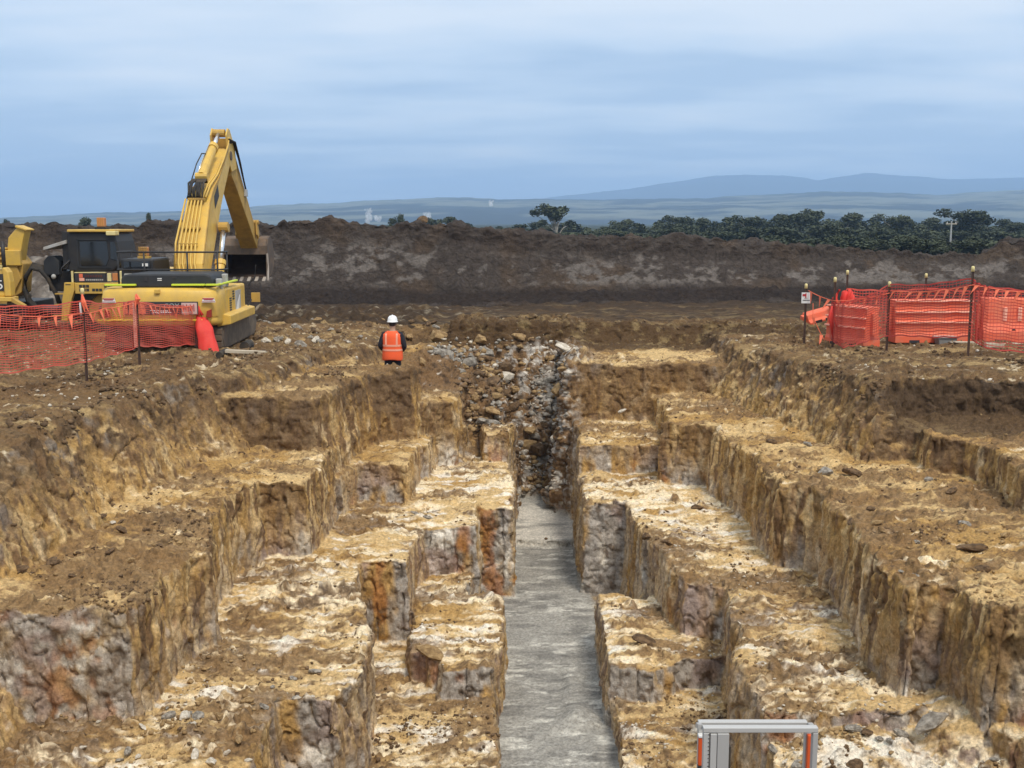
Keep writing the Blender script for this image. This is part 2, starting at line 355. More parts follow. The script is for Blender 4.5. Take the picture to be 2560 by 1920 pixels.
    cl = mixc(cl, RUST, ss(.14, .36, n(1.7, 1.7, 1.2, 4, 104., .65))*.62); cl = mixc(cl, WHITE*.7, ss(.15, .45, n(5, 5, 5, 3, 106.)))
    cw = mixc(cw, cl, left_front*.8)
    c = mixc(cw, ct, top)
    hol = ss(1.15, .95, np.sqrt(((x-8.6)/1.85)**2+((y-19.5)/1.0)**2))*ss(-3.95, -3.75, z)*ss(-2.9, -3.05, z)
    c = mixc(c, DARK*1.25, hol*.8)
    # -------- trench floor
    fl = ss(-6.98, -7.06, z)*ss(-.42, -.2, x)*ss(1.75, 1.5, x)*np.maximum(ss(.3, .7, N[:, 2]), ss(-7.03, -7.1, z)*ss(-.05, .1, x)*ss(1.5, 1.35, x))*ss(28.4, 27.9, y)
    cf = mixc(np.repeat(FLOORC[None], len(V), 0), C_(.19, .187, .18), ss(-.1, .4, n(1.5, 5, 1, 4, 110.)))
    cf = mixc(cf, C_(.46, .455, .43), ss(.1, .4, n(2.2, 7, 2, 4, 112., .65)))
    lightb = ss(24.0, 24.4, y+.15*n(2, 2, 1, 2, 114.))*.75*ss(-.3, .1, n(1, 3.5, 1, 3, 116.))
    cf = mixc(cf, C_(.62, .60, .56), lightb)
    cf = cf*C_(1., .985, .955)*(1+.25*n(9, 26, 5, 3, 118., .65))[:, None]
    c = mixc(c, cf, fl)
    # -------- rubble fan
    rb = ss(25.6, 26.4, y+.3*bl)*ss(-2.7, -2.2, x)*ss(2.3, 1.7, x+(y < 27.2)*.4)*ss(-3.1, -3.4, z)*ss(-7.12, -6.9, z)*ss(31.4, 31.1, y)
    cr = mixc(np.repeat((BROWN*1.25)[None], len(V), 0), GREY, ss(-.06, .22, n(4, 4, 4, 3, 120., .7)-.45*ss(.6, -1.2, x)))
    cr = mixc(cr, WHITE*.8, ss(.18, .36, n(6, 6, 6, 3, 123., .7)-.25*ss(.5, -1, x)))
    cr = mixc(cr, DARK*1.4, ss(.1, .4, n(5, 5, 5, 3, 126., .7)))
    c = mixc(c, cr, rb)
    # brown face beyond the shallow cut
    bf = np.maximum(ss(29.3, 29.8, y)*ss(1.2, 2.2, x), ss(31.0, 31.25, y)*ss(-3.6, -2.4, x))*(1-.5*ss(31.8, 32.2, y))
    cb = mixc(np.repeat((BROWN*.55)[None], len(V), 0), TAN*.36, ss(.08, .4, n(3, 3, 3, 4, 130., .65)))
    c = mixc(c, cb, bf*.95)
    c = c*(1+.16*n(24, 24, 24, 2, 140.))[:, None]
    lift = 1.16-.10*ss(-3.6, -3.2, z)+.14*(1-top)  # upright walls painted lighter to offset the dimmer light they get
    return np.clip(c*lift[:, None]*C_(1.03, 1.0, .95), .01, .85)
def displace(V, N):
    x, y, z = V[:, 0], V[:, 1], V[:, 2]
    top = ss(.5, .85, N[:, 2]); wall = 1-top
    n = lambda fx, fy, fz, o=2, off=0., g=.5: fbm(x*fx, y*fy, z*fz, o, g, off)
    front = ss(.35, .8, -N[:, 1])
    rib = n(5.0, 5.0, .9, 2, 200.); crack = n(2.4, 2.4, .6, 2, 210.); crack2 = n(3.4, 3.4, 3.8, 2, 215.); facet = np.abs(n(5.2, 5.2, 4.2, 2, 217., .6))
    dw = .03*n(1.7, 1.7, 1.2, 2, 220.)+.055*(.5-np.abs(rib))*(1-.6*front)+.07*(facet-.25)*(.4+.8*front)+.030*n(11, 11, 5, 3, 225., .65)
    dw -= .034*(1-np.abs(n(8, 8, 1.3, 2, 218.)))**6*(1-.4*front)+.020*(1-np.abs(n(14, 14, 9, 2, 219.)))**4
    dw -= .07*np.exp(-(crack/.03)**2)+.05*np.exp(-(crack2/.03)**2)*(.3+.7*front)
    clod = np.maximum(n(5, 5, 5, 2, 230.)-.18, 0); clod2 = np.maximum(n(11, 11, 11, 2, 235.)-.12, 0)
    patch = ss(-.15, .3, n(.8, 1.3, 1, 3, 45., .55)+.1)
    dt = .025*n(2.5, 3.5, 2, 2, 240.)+.024*n(9, 12, 8, 3, 245., .62)+(.17*clod+.15*clod2)*(.25+.75*patch)-.026*(1-np.abs(n(7, 15, 7, 2, 246.)))**6-.018*(1-np.abs(n(16, 28, 16, 2, 247.)))**6
    floor = ss(-6.95, -7.1, z)*ss(-.4, -.2, x)*ss(1.75, 1.5, x)*ss(28.3, 27.9, y)
    dt = dt*(1-.8*floor)
    rb = ss(25.8, 26.6, y)*ss(-2.2, -1.3, x)*ss(2.3, 1.7, x+(y < 27.2)*.4)*ss(-7.12, -6.9, z)
    d = dw*wall+dt*top
    d = d+rb*(.26*np.abs(n(3.0, 3.0, 3.0, 2, 250.))+.15*np.abs(n(7, 7, 7, 2, 255.)))
    return V+N*d[:, None]
V, Q = build_excavation()
print('nets', len(V), time.time()-T0)
N0 = normals(V, Q)
# soften normals a little for a stable displacement direction
V2 = displace(V, N0)
N1 = normals(V2, Q)
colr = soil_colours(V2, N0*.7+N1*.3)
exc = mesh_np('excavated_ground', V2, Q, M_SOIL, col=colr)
tag(exc, kind='structure')
GV, GN = V2, N0
print('excavation', time.time()-T0)
#==END_TERRAIN
# ------------------------------------------------------------------ ground queries
GZ_SEL = GN[:, 2] > .55
GT = GV[GZ_SEL]
def ground_z(x, y, r=.16):
    if y > 33.2: return far_h(np.array([x]), np.array([y]))[0]
    m = (np.abs(GT[:, 0]-x) < r) & (np.abs(GT[:, 1]-y) < r)
    return float(np.median(GT[m, 2])) if m.any() else -2.95
# ------------------------------------------------------------------ far ground, stockpile, hills
def far_h(x, y):
    return np.interp(y, [0, 31, 33, 46, 70, 200, 9000], [-2.95, -3.05, -3.12, -3.5, -3.8, -4.6, -4.6]).astype(np.float32)
def build_far_ground():
    ns, ny = 560, 260
    s_ = np.linspace(-.85, .85, ns); y_ = np.concatenate([32.5*np.exp(np.linspace(0, math.log(54/32.5), 190)), 54*np.exp(np.linspace(0.03, math.log(9000/54), ny-190))])
    X = s_[:, None]*y_[None]; Y = np.repeat(y_[None], ns, 0)
    nearw = ss(70, 50, Y)
    Z = far_h(X, Y)+nearw*(.10*fbm(X*.7, Y*.5, X*0, 3, off=300.)+.05*fbm(X*3, Y*2.2, X*0, 3, off=303.))
    Z -= .22*ss(33.5, 32.9, Y)
    rough = ss(-1, -5, X)*ss(31, 34, Y)*ss(46, 42, Y)
    Z += nearw*np.maximum(fbm(X*2.6, Y*2.2, X*0, 3, off=306.), 0)*(.12+.35*rough)
    V = np.stack([X.ravel(), Y.ravel(), Z.ravel()], 1)
    i = np.arange(ns*ny).reshape(ns, ny)
    Q = np.stack([i[:-1, :-1].ravel(), i[1:, :-1].ravel(), i[1:, 1:].ravel(), i[:-1, 1:].ravel()], 1)
    x, y = V[:, 0], V[:, 1]
    n = lambda fx, fy, o=3, off=0., g=.6: fbm(x*fx, y*fy, x*0, o, g, off)
    c = np.repeat((BROWN*.82)[None], len(V), 0)
    c = mixc(c, TAN*.5, ss(-.05, .35, n(.5, 1.0, 5, 310., .7)+.5*n(2.2, 3.2, 3, 311.))*ss(-9, -2, x)*.7)
    c = mixc(c, DARK*1.3, ss(-.1, .3, n(1.6, 2.5, 4, 313., .7)+.35*ss(40, 46, y)+.25*ss(-1, -6, x)))
    c = mixc(c, CREAM*.62, ss(.30, .5, n(2.6, 4, 3, 316.))*ss(2, -3, x)*.7)
    grass = ss(90, 140, y)
    c = mixc(c, C_(.035, .042, .02), grass)
    o = mesh_np('ground', V, Q, M_FAR, smooth=True, col=c); tag(o, kind='structure')
    # flat shoulders either side of the excavation and the bank the photographer stands on
    V = []; Qs = []
    for (x0, x1, y0, y1, z) in ((-40, -6.1, -6, 33, -3.02), (6.3, 40, -6, 33, -3.02), (-6.1, 6.3, -6, 5.2, -2.95)):
        k = len(V); V += [(x0, y0, z), (x1, y0, z), (x1, y1, z), (x0, y1, z)]; Qs.append((k, k+1, k+2, k+3))
    # clip the shoulders to outside the modelled wedge
    V = [(-40, -6, -3.0), (-3.6, -6, -3.0), (-3.6, 5.2, -3.0), (-6.6, 10, -3.0), (-19.9, 33.3, -3.0), (-40, 33.3, -3.0),
         (40, -6, -3.0), (3.6, -6, -3.0), (3.6, 5.2, -3.0), (6.6, 10, -3.0), (19.9, 33.3, -3.0), (40, 33.3, -3.0),
         (-3.6, 5.6, -7.5), (-6.4, 10, -7.5), (6.4, 10, -7.5), (3.6, 5.6, -7.5)]
    Qs = [(0, 1, 2, 3), (0, 3, 4, 5), (7, 6, 9, 8), (6, 11, 10, 9), (1, 7, 8, 2), (2, 8, 15, 12), (2, 12, 13, 3), (8, 9, 14, 15), (12, 15, 14, 13)]
    o = mesh_np('bank', V, Qs, M_FAR, col=np.repeat((BROWN*1.2)[None], len(V), 0)); tag(o, kind='structure')
build_far_ground()
def build_stockpile():
    # long dark spoil wall: profile swept across the view, every column with its own crest height
    sxs = [-900, 0, 100, 250, 430, 640, 700, 820, 880, 1000, 1050, 1150, 1250, 1400, 1600, 1760, 1900, 2100, 2300, 2440, 2500, 2560, 2800, 3400]
    tops = [566, 566, 560, 566, 566, 561, 566, 549, 556, 566, 564, 567, 580, 594, 594, 601, 614, 622, 640, 636, 606, 596, 600, 620]
    bs_x = [-900, 0, 640, 1000, 1600, 2100, 2560, 3400]; bandt = [690, 690, 715, 726, 722, 716, 706, 706]; bott = [762, 762, 768, 766, 757, 752, 748, 748]
    nc, nr = 760, 150
    sx = np.linspace(-700, 3260, nc); top = np.interp(sx, sxs, tops); bt = np.interp(sx, bs_x, bandt); bo = np.interp(sx, bs_x, bott)
    xr = (sx/2.5-512)/F_PX
    yb = 46.5+1.2*fbm(sx*.004, sx*0, sx*0, 3, off=400.)+np.interp(sx, [0, 1200, 2600], [-.5, 0, 3.5])
    zb = far_h(xr*yb, yb)-.15
    P = np.zeros((nc, nr, 3), np.float32)
    for r in range(nr):
        t = r/(nr-1)
        if t < .28:   # loose dark toe
            k = t/.28; y = yb+2.6*k; sy = bo+(bt-bo)*k
        elif t < .86:
            k = (t-.28)/.58; y = yb+2.6+1.7*k; sy = bt+(top-bt)*k
        else:
            k = (t-.86)/.14; y = yb+4.3+6*k; sy = top
        z = -(sy-555)/2.5*y/F_PX
        if r == 0: z = zb-.3
        if t > .86: z = z-.5*k*k*3
        P[:, r, 0] = xr*y; P[:, r, 1] = y; P[:, r, 2] = z
    V = P.reshape(-1, 3); i = np.arange(nc*nr).reshape(nc, nr)
    Q = np.stack([i[:-1, :-1].ravel(), i[1:, :-1].ravel(), i[1:, 1:].ravel(), i[:-1, 1:].ravel()], 1)
    N = normals(V, Q)
    t = np.tile(np.arange(nr)/(nr-1), nc)
    x, y, z = V[:, 0], V[:, 1], V[:, 2]
    n = lambda fx, fy, fz, o=3, off=0., g=.55: fbm(x*fx, y*fy, z*fz, o, g, off)
    loose = np.maximum(ss(.30, .2, t), ss(.66, .80, t+.10*n(.25, .25, .25, 2, 402.)))
    d = .22*n(.5, .5, .5, 3, 405.)+.16*np.abs(n(.9, .9, .25, 3, 408.))+.07*n(5, 5, 4, 3, 409., .65)+loose*(.30*np.abs(n(1.5, 1.5, 1.5, 3, 411.))+.16*np.abs(n(4, 4, 4, 2, 414.)))+(1-loose)*.08*n(3, 3, 1.2, 3, 417.)
    d += ss(.8, .86, t)*.42*np.maximum(n(.8, .8, .8, 3, 419.)-.05, 0)
    V2 = V+N*(d-.12)[:, None]
    V2[:, 2] += ss(.6, .86, t)*.34*np.maximum(n(1.2, .8, 0, 3, 420.)-.02, 0)
    c = np.repeat(C_(.078, .062, .052)[None], len(V), 0)
    pale = ss(.06, .24, .55*n(.4, .4, 1.2, 3, 423., .6)+.75*n(2.2, 2.2, 3.2, 4, 424., .65)+.03)*ss(.30, .40, t)*ss(.76, .58, t+.12*n(.3, .3, .3, 2, 425.))
    c = mixc(c, C_(.20, .172, .15), pale*.85)
    c = mixc(c, C_(.11, .075, .05), ss(.0, .3, n(.5, .5, .5, 3, 428.))*.6*(1-pale))
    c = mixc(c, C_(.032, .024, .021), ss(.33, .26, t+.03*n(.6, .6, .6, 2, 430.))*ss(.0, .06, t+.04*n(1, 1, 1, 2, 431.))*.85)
    c = mixc(c, C_(.045, .032, .025), loose*ss(-.1, .3, n(1.8, 1.8, 1.8, 3, 433.))*.7)
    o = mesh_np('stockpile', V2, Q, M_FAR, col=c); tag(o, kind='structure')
build_stockpile()
M_HILL = soil_mat('hill_cover', 0.002, 0.0, 0.1)
def ridge(name, dist, depth, sxs, tops, seed, fields):
    nc, nr = 420, 60
    sx = np.linspace(-900, 3500, nc); top = np.interp(sx, sxs, tops)
    top = top+fbm(sx*.012, sx*0+seed+2.2, sx*0, 3)*3.0+fbm(sx*.03, sx*0+seed, sx*0, 3)*1.8+fbm(sx*.2, sx*0+seed, sx*0, 2)*1.0
    xr = (sx/2.5-512)/F_PX; P = np.zeros((nc, nr, 3))
    zt = -(top-555)/2.5*(dist+depth)/F_PX
    for r in range(nr):
        k = r/(nr-4) if r < nr-3 else 1.0
        y = dist+depth*k+(r-(nr-4))*dist*.04*(r >= nr-3)
        z = -6+(zt+6)*(k**.8)
        if r >= nr-3: z = zt-(r-(nr-4))*dist*.012
        P[:, r, 0] = xr*y; P[:, r, 1] = y; P[:, r, 2] = z+(dist*.0022*fbm(xr*y*.004, xr*0+y*.004, xr*0, 3, off=seed)*math.sin(min(k, 1)*math.pi))
    V = P.reshape(-1, 3); i = np.arange(nc*nr).reshape(nc, nr)
    Q = np.stack([i[:-1, :-1].ravel(), i[1:, :-1].ravel(), i[1:, 1:].ravel(), i[:-1, 1:].ravel()], 1)
    x, y = V[:, 0], V[:, 1]; k = np.tile(np.arange(nr)/(nr-1), nc)
    c = np.repeat(C_(.028, .036, .036)[None], len(V), 0)
    if fields:
        f = fbm(x*.0035, y*.006, x*0, 4, .5, seed+5.)
        c = mixc(c, C_(.15, .16, .12), ss(.03, .15, f+.10*ss(.15, .4, k)-.22*ss(.6, .85, k))*.9)
        c = mixc(c, C_(.02, .03, .025), ss(.1, .25, fbm(x*.012, y*.02, x*0, 3, .5, seed+9.))*.7)
    o = mesh_np(name, V, Q, M_HILL, smooth=True, col=c); tag(o, kind='structure')
ridge('hills', 2300, 1300, [-900, 0, 200, 480, 620, 700, 900, 1120, 1300, 1500, 1750, 1900, 2050, 2200, 2330, 2450, 2560, 3500],
      [556, 546, 534, 528, 520, 514, 504, 496, 500, 500, 497, 488, 481, 483, 489, 480, 474, 480], 3.3, True)
ridge('mountains', 6200, 1500, [-900, 900, 1300, 1430, 1540, 1640, 1700, 1780, 1900, 1960, 2030, 2150, 2230, 2330, 2420, 2560, 3500],
      [560, 540, 506, 489, 478, 462, 455, 443, 440, 441, 452, 436, 442, 448, 450, 446, 452], 9.1, False)

# ------------------------------------------------------------------ mesh builder
class MB:
    def __init__(self): self.v = []; self.f = []
    def add(self, v, f):
        k = len(self.v); self.v += [tuple(p) for p in v]; self.f += [tuple(i+k for i in q) for q in f]; return self
    def box(self, x0, x1, y0, y1, z0, z1, M=None):
        v = [Vector(p) for p in ((x0, y0, z0), (x1, y0, z0), (x1, y1, z0), (x0, y1, z0), (x0, y0, z1), (x1, y0, z1), (x1, y1, z1), (x0, y1, z1))]
        if M: v = [M @ p for p in v]
        return self.add(v, [(0, 3, 2, 1), (4, 5, 6, 7), (0, 1, 5, 4), (1, 2, 6, 5), (2, 3, 7, 6), (3, 0, 4, 7)])
    def prism(self, poly, a, b, axis='x'):
        """poly in the two remaining axes (x:(y,z)  y:(x,z)  z:(x,y)), extruded a..b"""
        n = len(poly)
        def p3(p, t): return {'x': (t, p[0], p[1]), 'y': (p[0], t, p[1]), 'z': (p[0], p[1], t)}[axis]
        v = [p3(p, a) for p in poly]+[p3(p, b) for p in poly]
        return self.add(v, [tuple(range(n))[::-1], tuple(range(n, 2*n))]+[(i, (i+1) % n, n+(i+1) % n, n+i) for i in range(n)])
    def tube(self, pts, r, seg=8, cap=True, sx=1.0):
        pts = [Vector(p) for p in pts]; rr = r if isinstance(r, (list, tuple)) else [r]*len(pts)
        rings = []; up = Vector((0, 0, 1))
        for i, p in enumerate(pts):
            t = (pts[min(i+1, len(pts)-1)]-pts[max(i-1, 0)]).normalized()
            u = up if abs(t.z) < .95 else Vector((1, 0, 0))
            a = t.cross(u).normalized(); b = a.cross(t)
            rings.append([p+(a*math.cos(2*math.pi*k/seg)*sx+b*math.sin(2*math.pi*k/seg))*rr[i] for k in range(seg)])
        v = [q for rg in rings for q in rg]; f = []
        for i in range(len(pts)-1):
            for k in range(seg): f.append((i*seg+k, i*seg+(k+1) % seg, (i+1)*seg+(k+1) % seg, (i+1)*seg+k))
        if cap: f += [tuple(range(seg))[::-1], tuple(range((len(pts)-1)*seg, len(pts)*seg))]
        return self.add(v, f)
    def ball(self, c, r, n=8, m=6, sc=(1, 1, 1)):
        v = [(c[0], c[1], c[2]-r*sc[2])]; f = []
        for i in range(1, m):
            ph = -math.pi/2+math.pi*i/m
            for k in range(n):
                th = 2*math.pi*k/n; v.append((c[0]+r*sc[0]*math.cos(ph)*math.cos(th), c[1]+r*sc[1]*math.cos(ph)*math.sin(th), c[2]+r*sc[2]*math.sin(ph)))
        v.append((c[0], c[1], c[2]+r*sc[2])); e = len(v)-1
        for k in range(n):
            f.append((0, 1+(k+1) % n, 1+k)); f.append((e, 1+(m-2)*n+k, 1+(m-2)*n+(k+1) % n))
            for i in range(m-2): f.append((1+i*n+k, 1+i*n+(k+1) % n, 1+(i+1)*n+(k+1) % n, 1+(i+1)*n+k))
        return self.add(v, f)
    def build(self, name, mat, parent=None, bevel=0, smooth=False, seg=2):
        me = bpy.data.meshes.new(name); me.from_pydata(self.v, [], self.f); me.validate()
        bm = bmesh.new(); bm.from_mesh(me); bmesh.ops.recalc_face_normals(bm, faces=bm.faces); bm.to_mesh(me); bm.free()
        if smooth: me.polygons.foreach_set('use_smooth', [True]*len(me.polygons))
        if mat: me.materials.append(mat)
        o = bpy.data.objects.new(name, me); COL.objects.link(o)
        if parent: o.parent = parent
        if bevel:
            b = o.modifiers.new('bevel', 'BEVEL'); b.width = bevel; b.segments = seg; b.limit_method = 'ANGLE'; b.angle_limit = R(35); b.harden_normals = False
        return o
def copy_tree(o, parent=None):
    c = o.copy(); COL.objects.link(c)
    if parent: c.parent = parent
    for ch in o.children: copy_tree(ch, c)
    return c
def paint(name, col, rough=.5, dust=.25, dcol=(.22, .15, .08), scale=3.0, metal=0.0, spec=.4, bump=0.0):
    """paint / plastic / steel with grime patches of its own"""
    m, N, L, b = new_mat(name)
    b.inputs['Metallic'].default_value = metal; b.inputs['Specular IOR Level'].default_value = spec
    tc = N.new('ShaderNodeTexCoord')
    n1 = N.new('ShaderNodeTexNoise'); n1.inputs['Scale'].default_value = scale; n1.inputs['Detail'].default_value = 7; n1.inputs['Roughness'].default_value = .65
    L.new(tc.outputs['Object'], n1.inputs['Vector'])
    mr = N.new('ShaderNodeMapRange'); mr.inputs[1].default_value = .42; mr.inputs[2].default_value = .72; mr.inputs[3].default_value = dust*.2; mr.inputs[4].default_value = min(1, dust*2.2)
    L.new(n1.outputs[0], mr.inputs[0])
    mx = N.new('ShaderNodeMix'); mx.data_type = 'RGBA'; L.new(mr.outputs[0], mx.inputs[0]); mx.inputs[6].default_value = (*col, 1); mx.inputs[7].default_value = (*dcol, 1)
    L.new(mx.outputs[2], b.inputs['Base Color'])
    rr = N.new('ShaderNodeMapRange'); rr.inputs[3].default_value = rough; rr.inputs[4].default_value = min(1, rough+.35); L.new(mr.outputs[0], rr.inputs[0]); L.new(rr.outputs[0], b.inputs['Roughness'])
    if bump:
        bp = N.new('ShaderNodeBump'); bp.inputs['Strength'].default_value = bump; bp.inputs['Distance'].default_value = .02; L.new(n1.outputs[0], bp.inputs['Height']); L.new(bp.outputs[0], b.inputs['Normal'])
    return m
Y_ = paint('yellow_paint', (.68, .43, .075), .42, .24, (.38, .25, .11))
Y_OLD = paint('worn_yellow_paint', (.50, .30, .06), .6, .32, (.22, .14, .06))
BLK = paint('black_paint', (.018, .018, .020), .5, .12, (.10, .08, .06))
HOOD = paint('charcoal_cover', (.022, .024, .028), .6, .10, (.09, .08, .06))
RUB = paint('black_rubber', (.016, .016, .016), .8, .35, (.11, .08, .05))
TRK = paint('dusty_track', (.085, .066, .05), .85, .5, (.2, .15, .1), 5)
STEEL = paint('worn_steel', (.085, .062, .045), .6, .5, (.20, .13, .08), 4)
BUCK_IN = paint('dark_bucket_interior', (.045, .026, .018), .85, .3, (.09, .055, .035), 4)  # darker steel colour for the inside of the bucket
CHROME = paint('chrome_rod', (.75, .75, .74), .22, .03, metal=.9)
LIME = paint('lime_edge_paint', (.62, .72, .04), .5, .1)
GLASS = paint('dark_glass', (.012, .014, .017), .08, .04, (.06, .05, .04), 2, spec=.7)
WHITE_P = paint('white_plastic', (.74, .74, .72), .5, .10)
GREYP = paint('grey_panel', (.42, .42, .40), .5, .2)
RED_L = paint('red_lens', (.30, .015, .012), .3, .1)
ORANGE = paint('orange_plastic', (.80, .135, .058), .6, .28, (.55, .24, .15), 4)
ORANGE_P = paint('pale_orange_plastic', (.90, .42, .30), .55, .2, (.8, .5, .35), 4)
NETC = paint('orange_netting', (.66, .085, .055), .65, .25, (.60, .24, .17), 2)
NETD = paint('darker_orange_netting', (.50, .045, .035), .65, .2, (.62, .22, .16), 2)
ROLLC = paint('red_netting_roll', (.66, .035, .025), .65, .12, (.75, .16, .10), 5)
PENN = paint('orange_pennant', (.85, .17, .08), .6, .1)
RUST_P = paint('rusty_steel', (.05, .03, .024), .8, .3, (.14, .07, .04), 8)
CAPC = paint('yellow_cap', (.78, .66, .30), .5, .15)
BEACON = paint('amber_lens', (.55, .20, .06), .35, .2, (.5, .36, .2))
ALU = paint('aluminium', (.50, .485, .46), .45, .12, (.42, .40, .37), 6, metal=.15)
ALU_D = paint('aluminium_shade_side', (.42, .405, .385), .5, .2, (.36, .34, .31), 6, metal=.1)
FIBRE = paint('orange_fibreglass', (.72, .10, .02), .5, .06)
WOOD = paint('grey_timber', (.52, .45, .34), .8, .3, (.36, .29, .2), 5)
TUB = paint('grey_plastic_tub', (.20, .21, .21), .6, .2)
INK = paint('dark_ink', (.03, .03, .035), .6, .05)
INK_R = paint('red_ink', (.42, .02, .03), .6, .05)

# ------------------------------------------------------------------ excavator (seen from behind; local +y is forward)
def text_mesh(name, txt, size, mat, parent, loc, rot, ext=.004, sx=1.0):
    cu = bpy.data.curves.new('lettering', 'FONT'); cu.body = txt; cu.size = size; cu.extrude = ext; cu.align_x = 'CENTER'; cu.align_y = 'CENTER'
    t = bpy.data.objects.new('lettering', cu); COL.objects.link(t)
    me = bpy.data.meshes.new_from_object(t.evaluated_get(bpy.context.evaluated_depsgraph_get()))
    bpy.data.objects.remove(t); bpy.data.curves.remove(cu)
    me.name = name; me.materials.clear(); me.materials.append(mat)
    o = bpy.data.objects.new(name, me); COL.objects.link(o); o.parent = parent; o.location = loc; o.rotation_euler = rot; o.scale = (sx, 1, 1)
    return o
RX = (math.pi/2, 0, 0)
def build_excavator():
    gz = ground_z(-8.0, 26.5, .8)
    r = empty('excavator', (-8.06, 25.0, gz), R(2.1))
    tag(r, 'large yellow excavator seen from behind with boom raised over the far side', 'excavator')
    # counterweight: rounded plan, section with chamfered lower edge
    plan = [(-1.36, .85), (-1.36, .30), (-1.30, .10), (-1.18, .02), (-.6, -.05), (0, -.07), (.6, -.05), (1.16, .02), (1.30, .12), (1.36, .30), (1.36, .85)]
    prof = [(.62, .14), (.66, .05), (.74, .02), (.80, .03), (.86, 0.0), (1.28, .015), (1.42, .06), (1.49, .16)]
    b = MB(); n = len(plan); v = []
    for (z, ins) in prof:
        for (x, y) in plan:
            v.append((x*(1-ins*.35), y+ins*(1 if y < .5 else 0), z))
    f = [(i*n+k, i*n+k+1, (i+1)*n+k+1, (i+1)*n+k) for i in range(len(prof)-1) for k in range(n-1)]
    f += [tuple(range(n)), tuple(range((len(prof)-1)*n, len(prof)*n)), tuple(i*n for i in range(len(prof))), tuple(i*n+n-1 for i in range(len(prof)))]
    b.add(v, f); cw = b.build('counterweight', Y_, r, .025, True)
    MB().box(-.05, .07, -.09, .0, 1.37, 1.47).build('lifting_lug', Y_, cw, .015)
    MB().box(-1.36, 1.0, -.06, .06, .745, .785).build('trim_strip', paint('bright_yellow_strip', (.72, .48, .03), .4, .08), cw, .01)
    # sign panel across the back
    p = MB(); p.box(-.76, .92, -.090, -.055, .90, 1.19).build('sign_panel', INK, r, .006)
    sg = r.children[-1]
    MB().box(-.62, -.26, -.098, -.091, .915, 1.175).build('logo', PENN, sg)
    MB().box(-.72, -.66, -.098, -.091, .915, 1.175).build('logo_bar', PENN, sg)
    text_mesh('lettering', 'COX', .15, GREYP, sg, (.33, -.093, 1.09), RX, .003, 1.05)
    MB().box(-.74, .0, -.099, -.0985, 1.04, 1.048).build('logo_line', INK, sg)
    b = MB()
    for i, (x0, x1, z) in enumerate(((-.16, .22, .985), (-.12, .30, .94))):
        k = x0
        while k < x1:
            wd = random.uniform(.02, .05); b.box(k, k+wd, -.096, -.091, z-.014, z+.014); k += wd+.012
    b.build('small_print', WHITE_P, sg)
    wp = MB().box(.55, .90, -.100, -.091, .905, 1.165).build('notice', paint('faded_notice', (.66, .45, .40), .6, .2), sg)
    b = MB()
    for i in range(7): b.box(.58+.04*i, .60+.04*i, -.104, -.1005, .97+.02*(i % 3), 1.13-.03*(i % 2))
    b.build('notice_print', INK_R, wp)
    for x0 in (-1.24, 1.0):
        s_ = MB().prism([(x0, 1.17), (x0+.30, 1.17), (x0+.27, 1.27), (x0+.03, 1.27)], -.055, -.005, 'y').build('warning_sticker', WHITE_P, r)
        MB().box(x0+.02, x0+.28, -.060, -.0555, 1.245, 1.268).box(x0+.05, x0+.25, -.060, -.0555, 1.222, 1.238).box(x0+.0, x0+.30, -.060, -.0555, 1.186, 1.194).build('sticker_print', INK_R, s_)
    for s in (-1, 1):
        MB().prism([(s*1.20, .83), (s*1.08, .83), (s*1.10, .97), (s*1.20, 1.01)], -.045, .10, 'y').build('tail_lamp', RED_L, r, .006)
    # machine body ahead of the counterweight
    MB().box(-1.34, 1.34, .86, 3.1, .70, 1.44).build('engine_housing', Y_, r, .05)
    sp = MB().box(1.342, 1.352, 1.15, 2.5, .82, 1.38).build('side_panel', Y_, r)
    vb = MB()
    for i in range(6): vb.box(1.353, 1.360, 1.2, 1.42, .88+.055*i, .91+.055*i)
    vb.build('side_vent', INK, sp); vb = MB()
    for i in range(4): vb.box(1.353, 1.360, 1.55, 1.75, 1.12+.06*i, 1.155+.06*i)
    vb.build('side_vent', INK, sp)
    MB().box(1.353, 1.362, 1.85, 2.45, .84, 1.32).build('side_decal', GREYP, sp)
    MB().prism([(1.9, .86), (2.2, .86), (2.36, 1.2), (2.1, 1.05)], 1.363, 1.368, 'x').build('decal_mark', WHITE_P, sp)
    MB().prism([(1.2, .56), (1.52, .62), (1.52, .82), (1.36, .86), (1.2, .86)], .5, 3.4, 'y').build('platform_skirt', Y_, r, .02)
    MB().box(-1.5, -1.3, .9, 3.2, .6, .86).build('platform_skirt', Y_, r, .02)
    MB().box(-1.0, 1.0, .5, 3.6, .50, .70).build('revolving_frame', BLK, r, .03)
    # covers and edge trims on top
    MB().prism([(-.88, 1.49), (-.88, 1.70), (-.82, 1.78), (-.70, 1.80), (1.05, 1.80), (1.15, 1.76), (1.18, 1.66), (1.18, 1.49)], .22, 1.9, 'y').build('engine_hood', HOOD, r, .04)
    hd = r.children[-1]
    MB().box(-.34, -.28, .205, .24, 1.64, 1.74).build('hood_latch', INK, hd); MB().box(.30, .38, .205, .24, 1.70, 1.74).build('hood_latch', INK, hd)
    MB().box(-.05, .05, .208, .225, 1.69, 1.71).box(-.05, .05, .208, .225, 1.65, 1.67).build('hood_label', WHITE_P, hd)
    for x0, x1 in ((-1.22, -.52), (.29, 1.04), (1.06, 1.36)):
        MB().box(x0, x1, .10, .20, 1.535, 1.58).build('edge_trim', LIME, r, .01)
    MB().box(1.28, 1.36, .20, 2.2, 1.535, 1.575).build('edge_trim', LIME, r, .01)
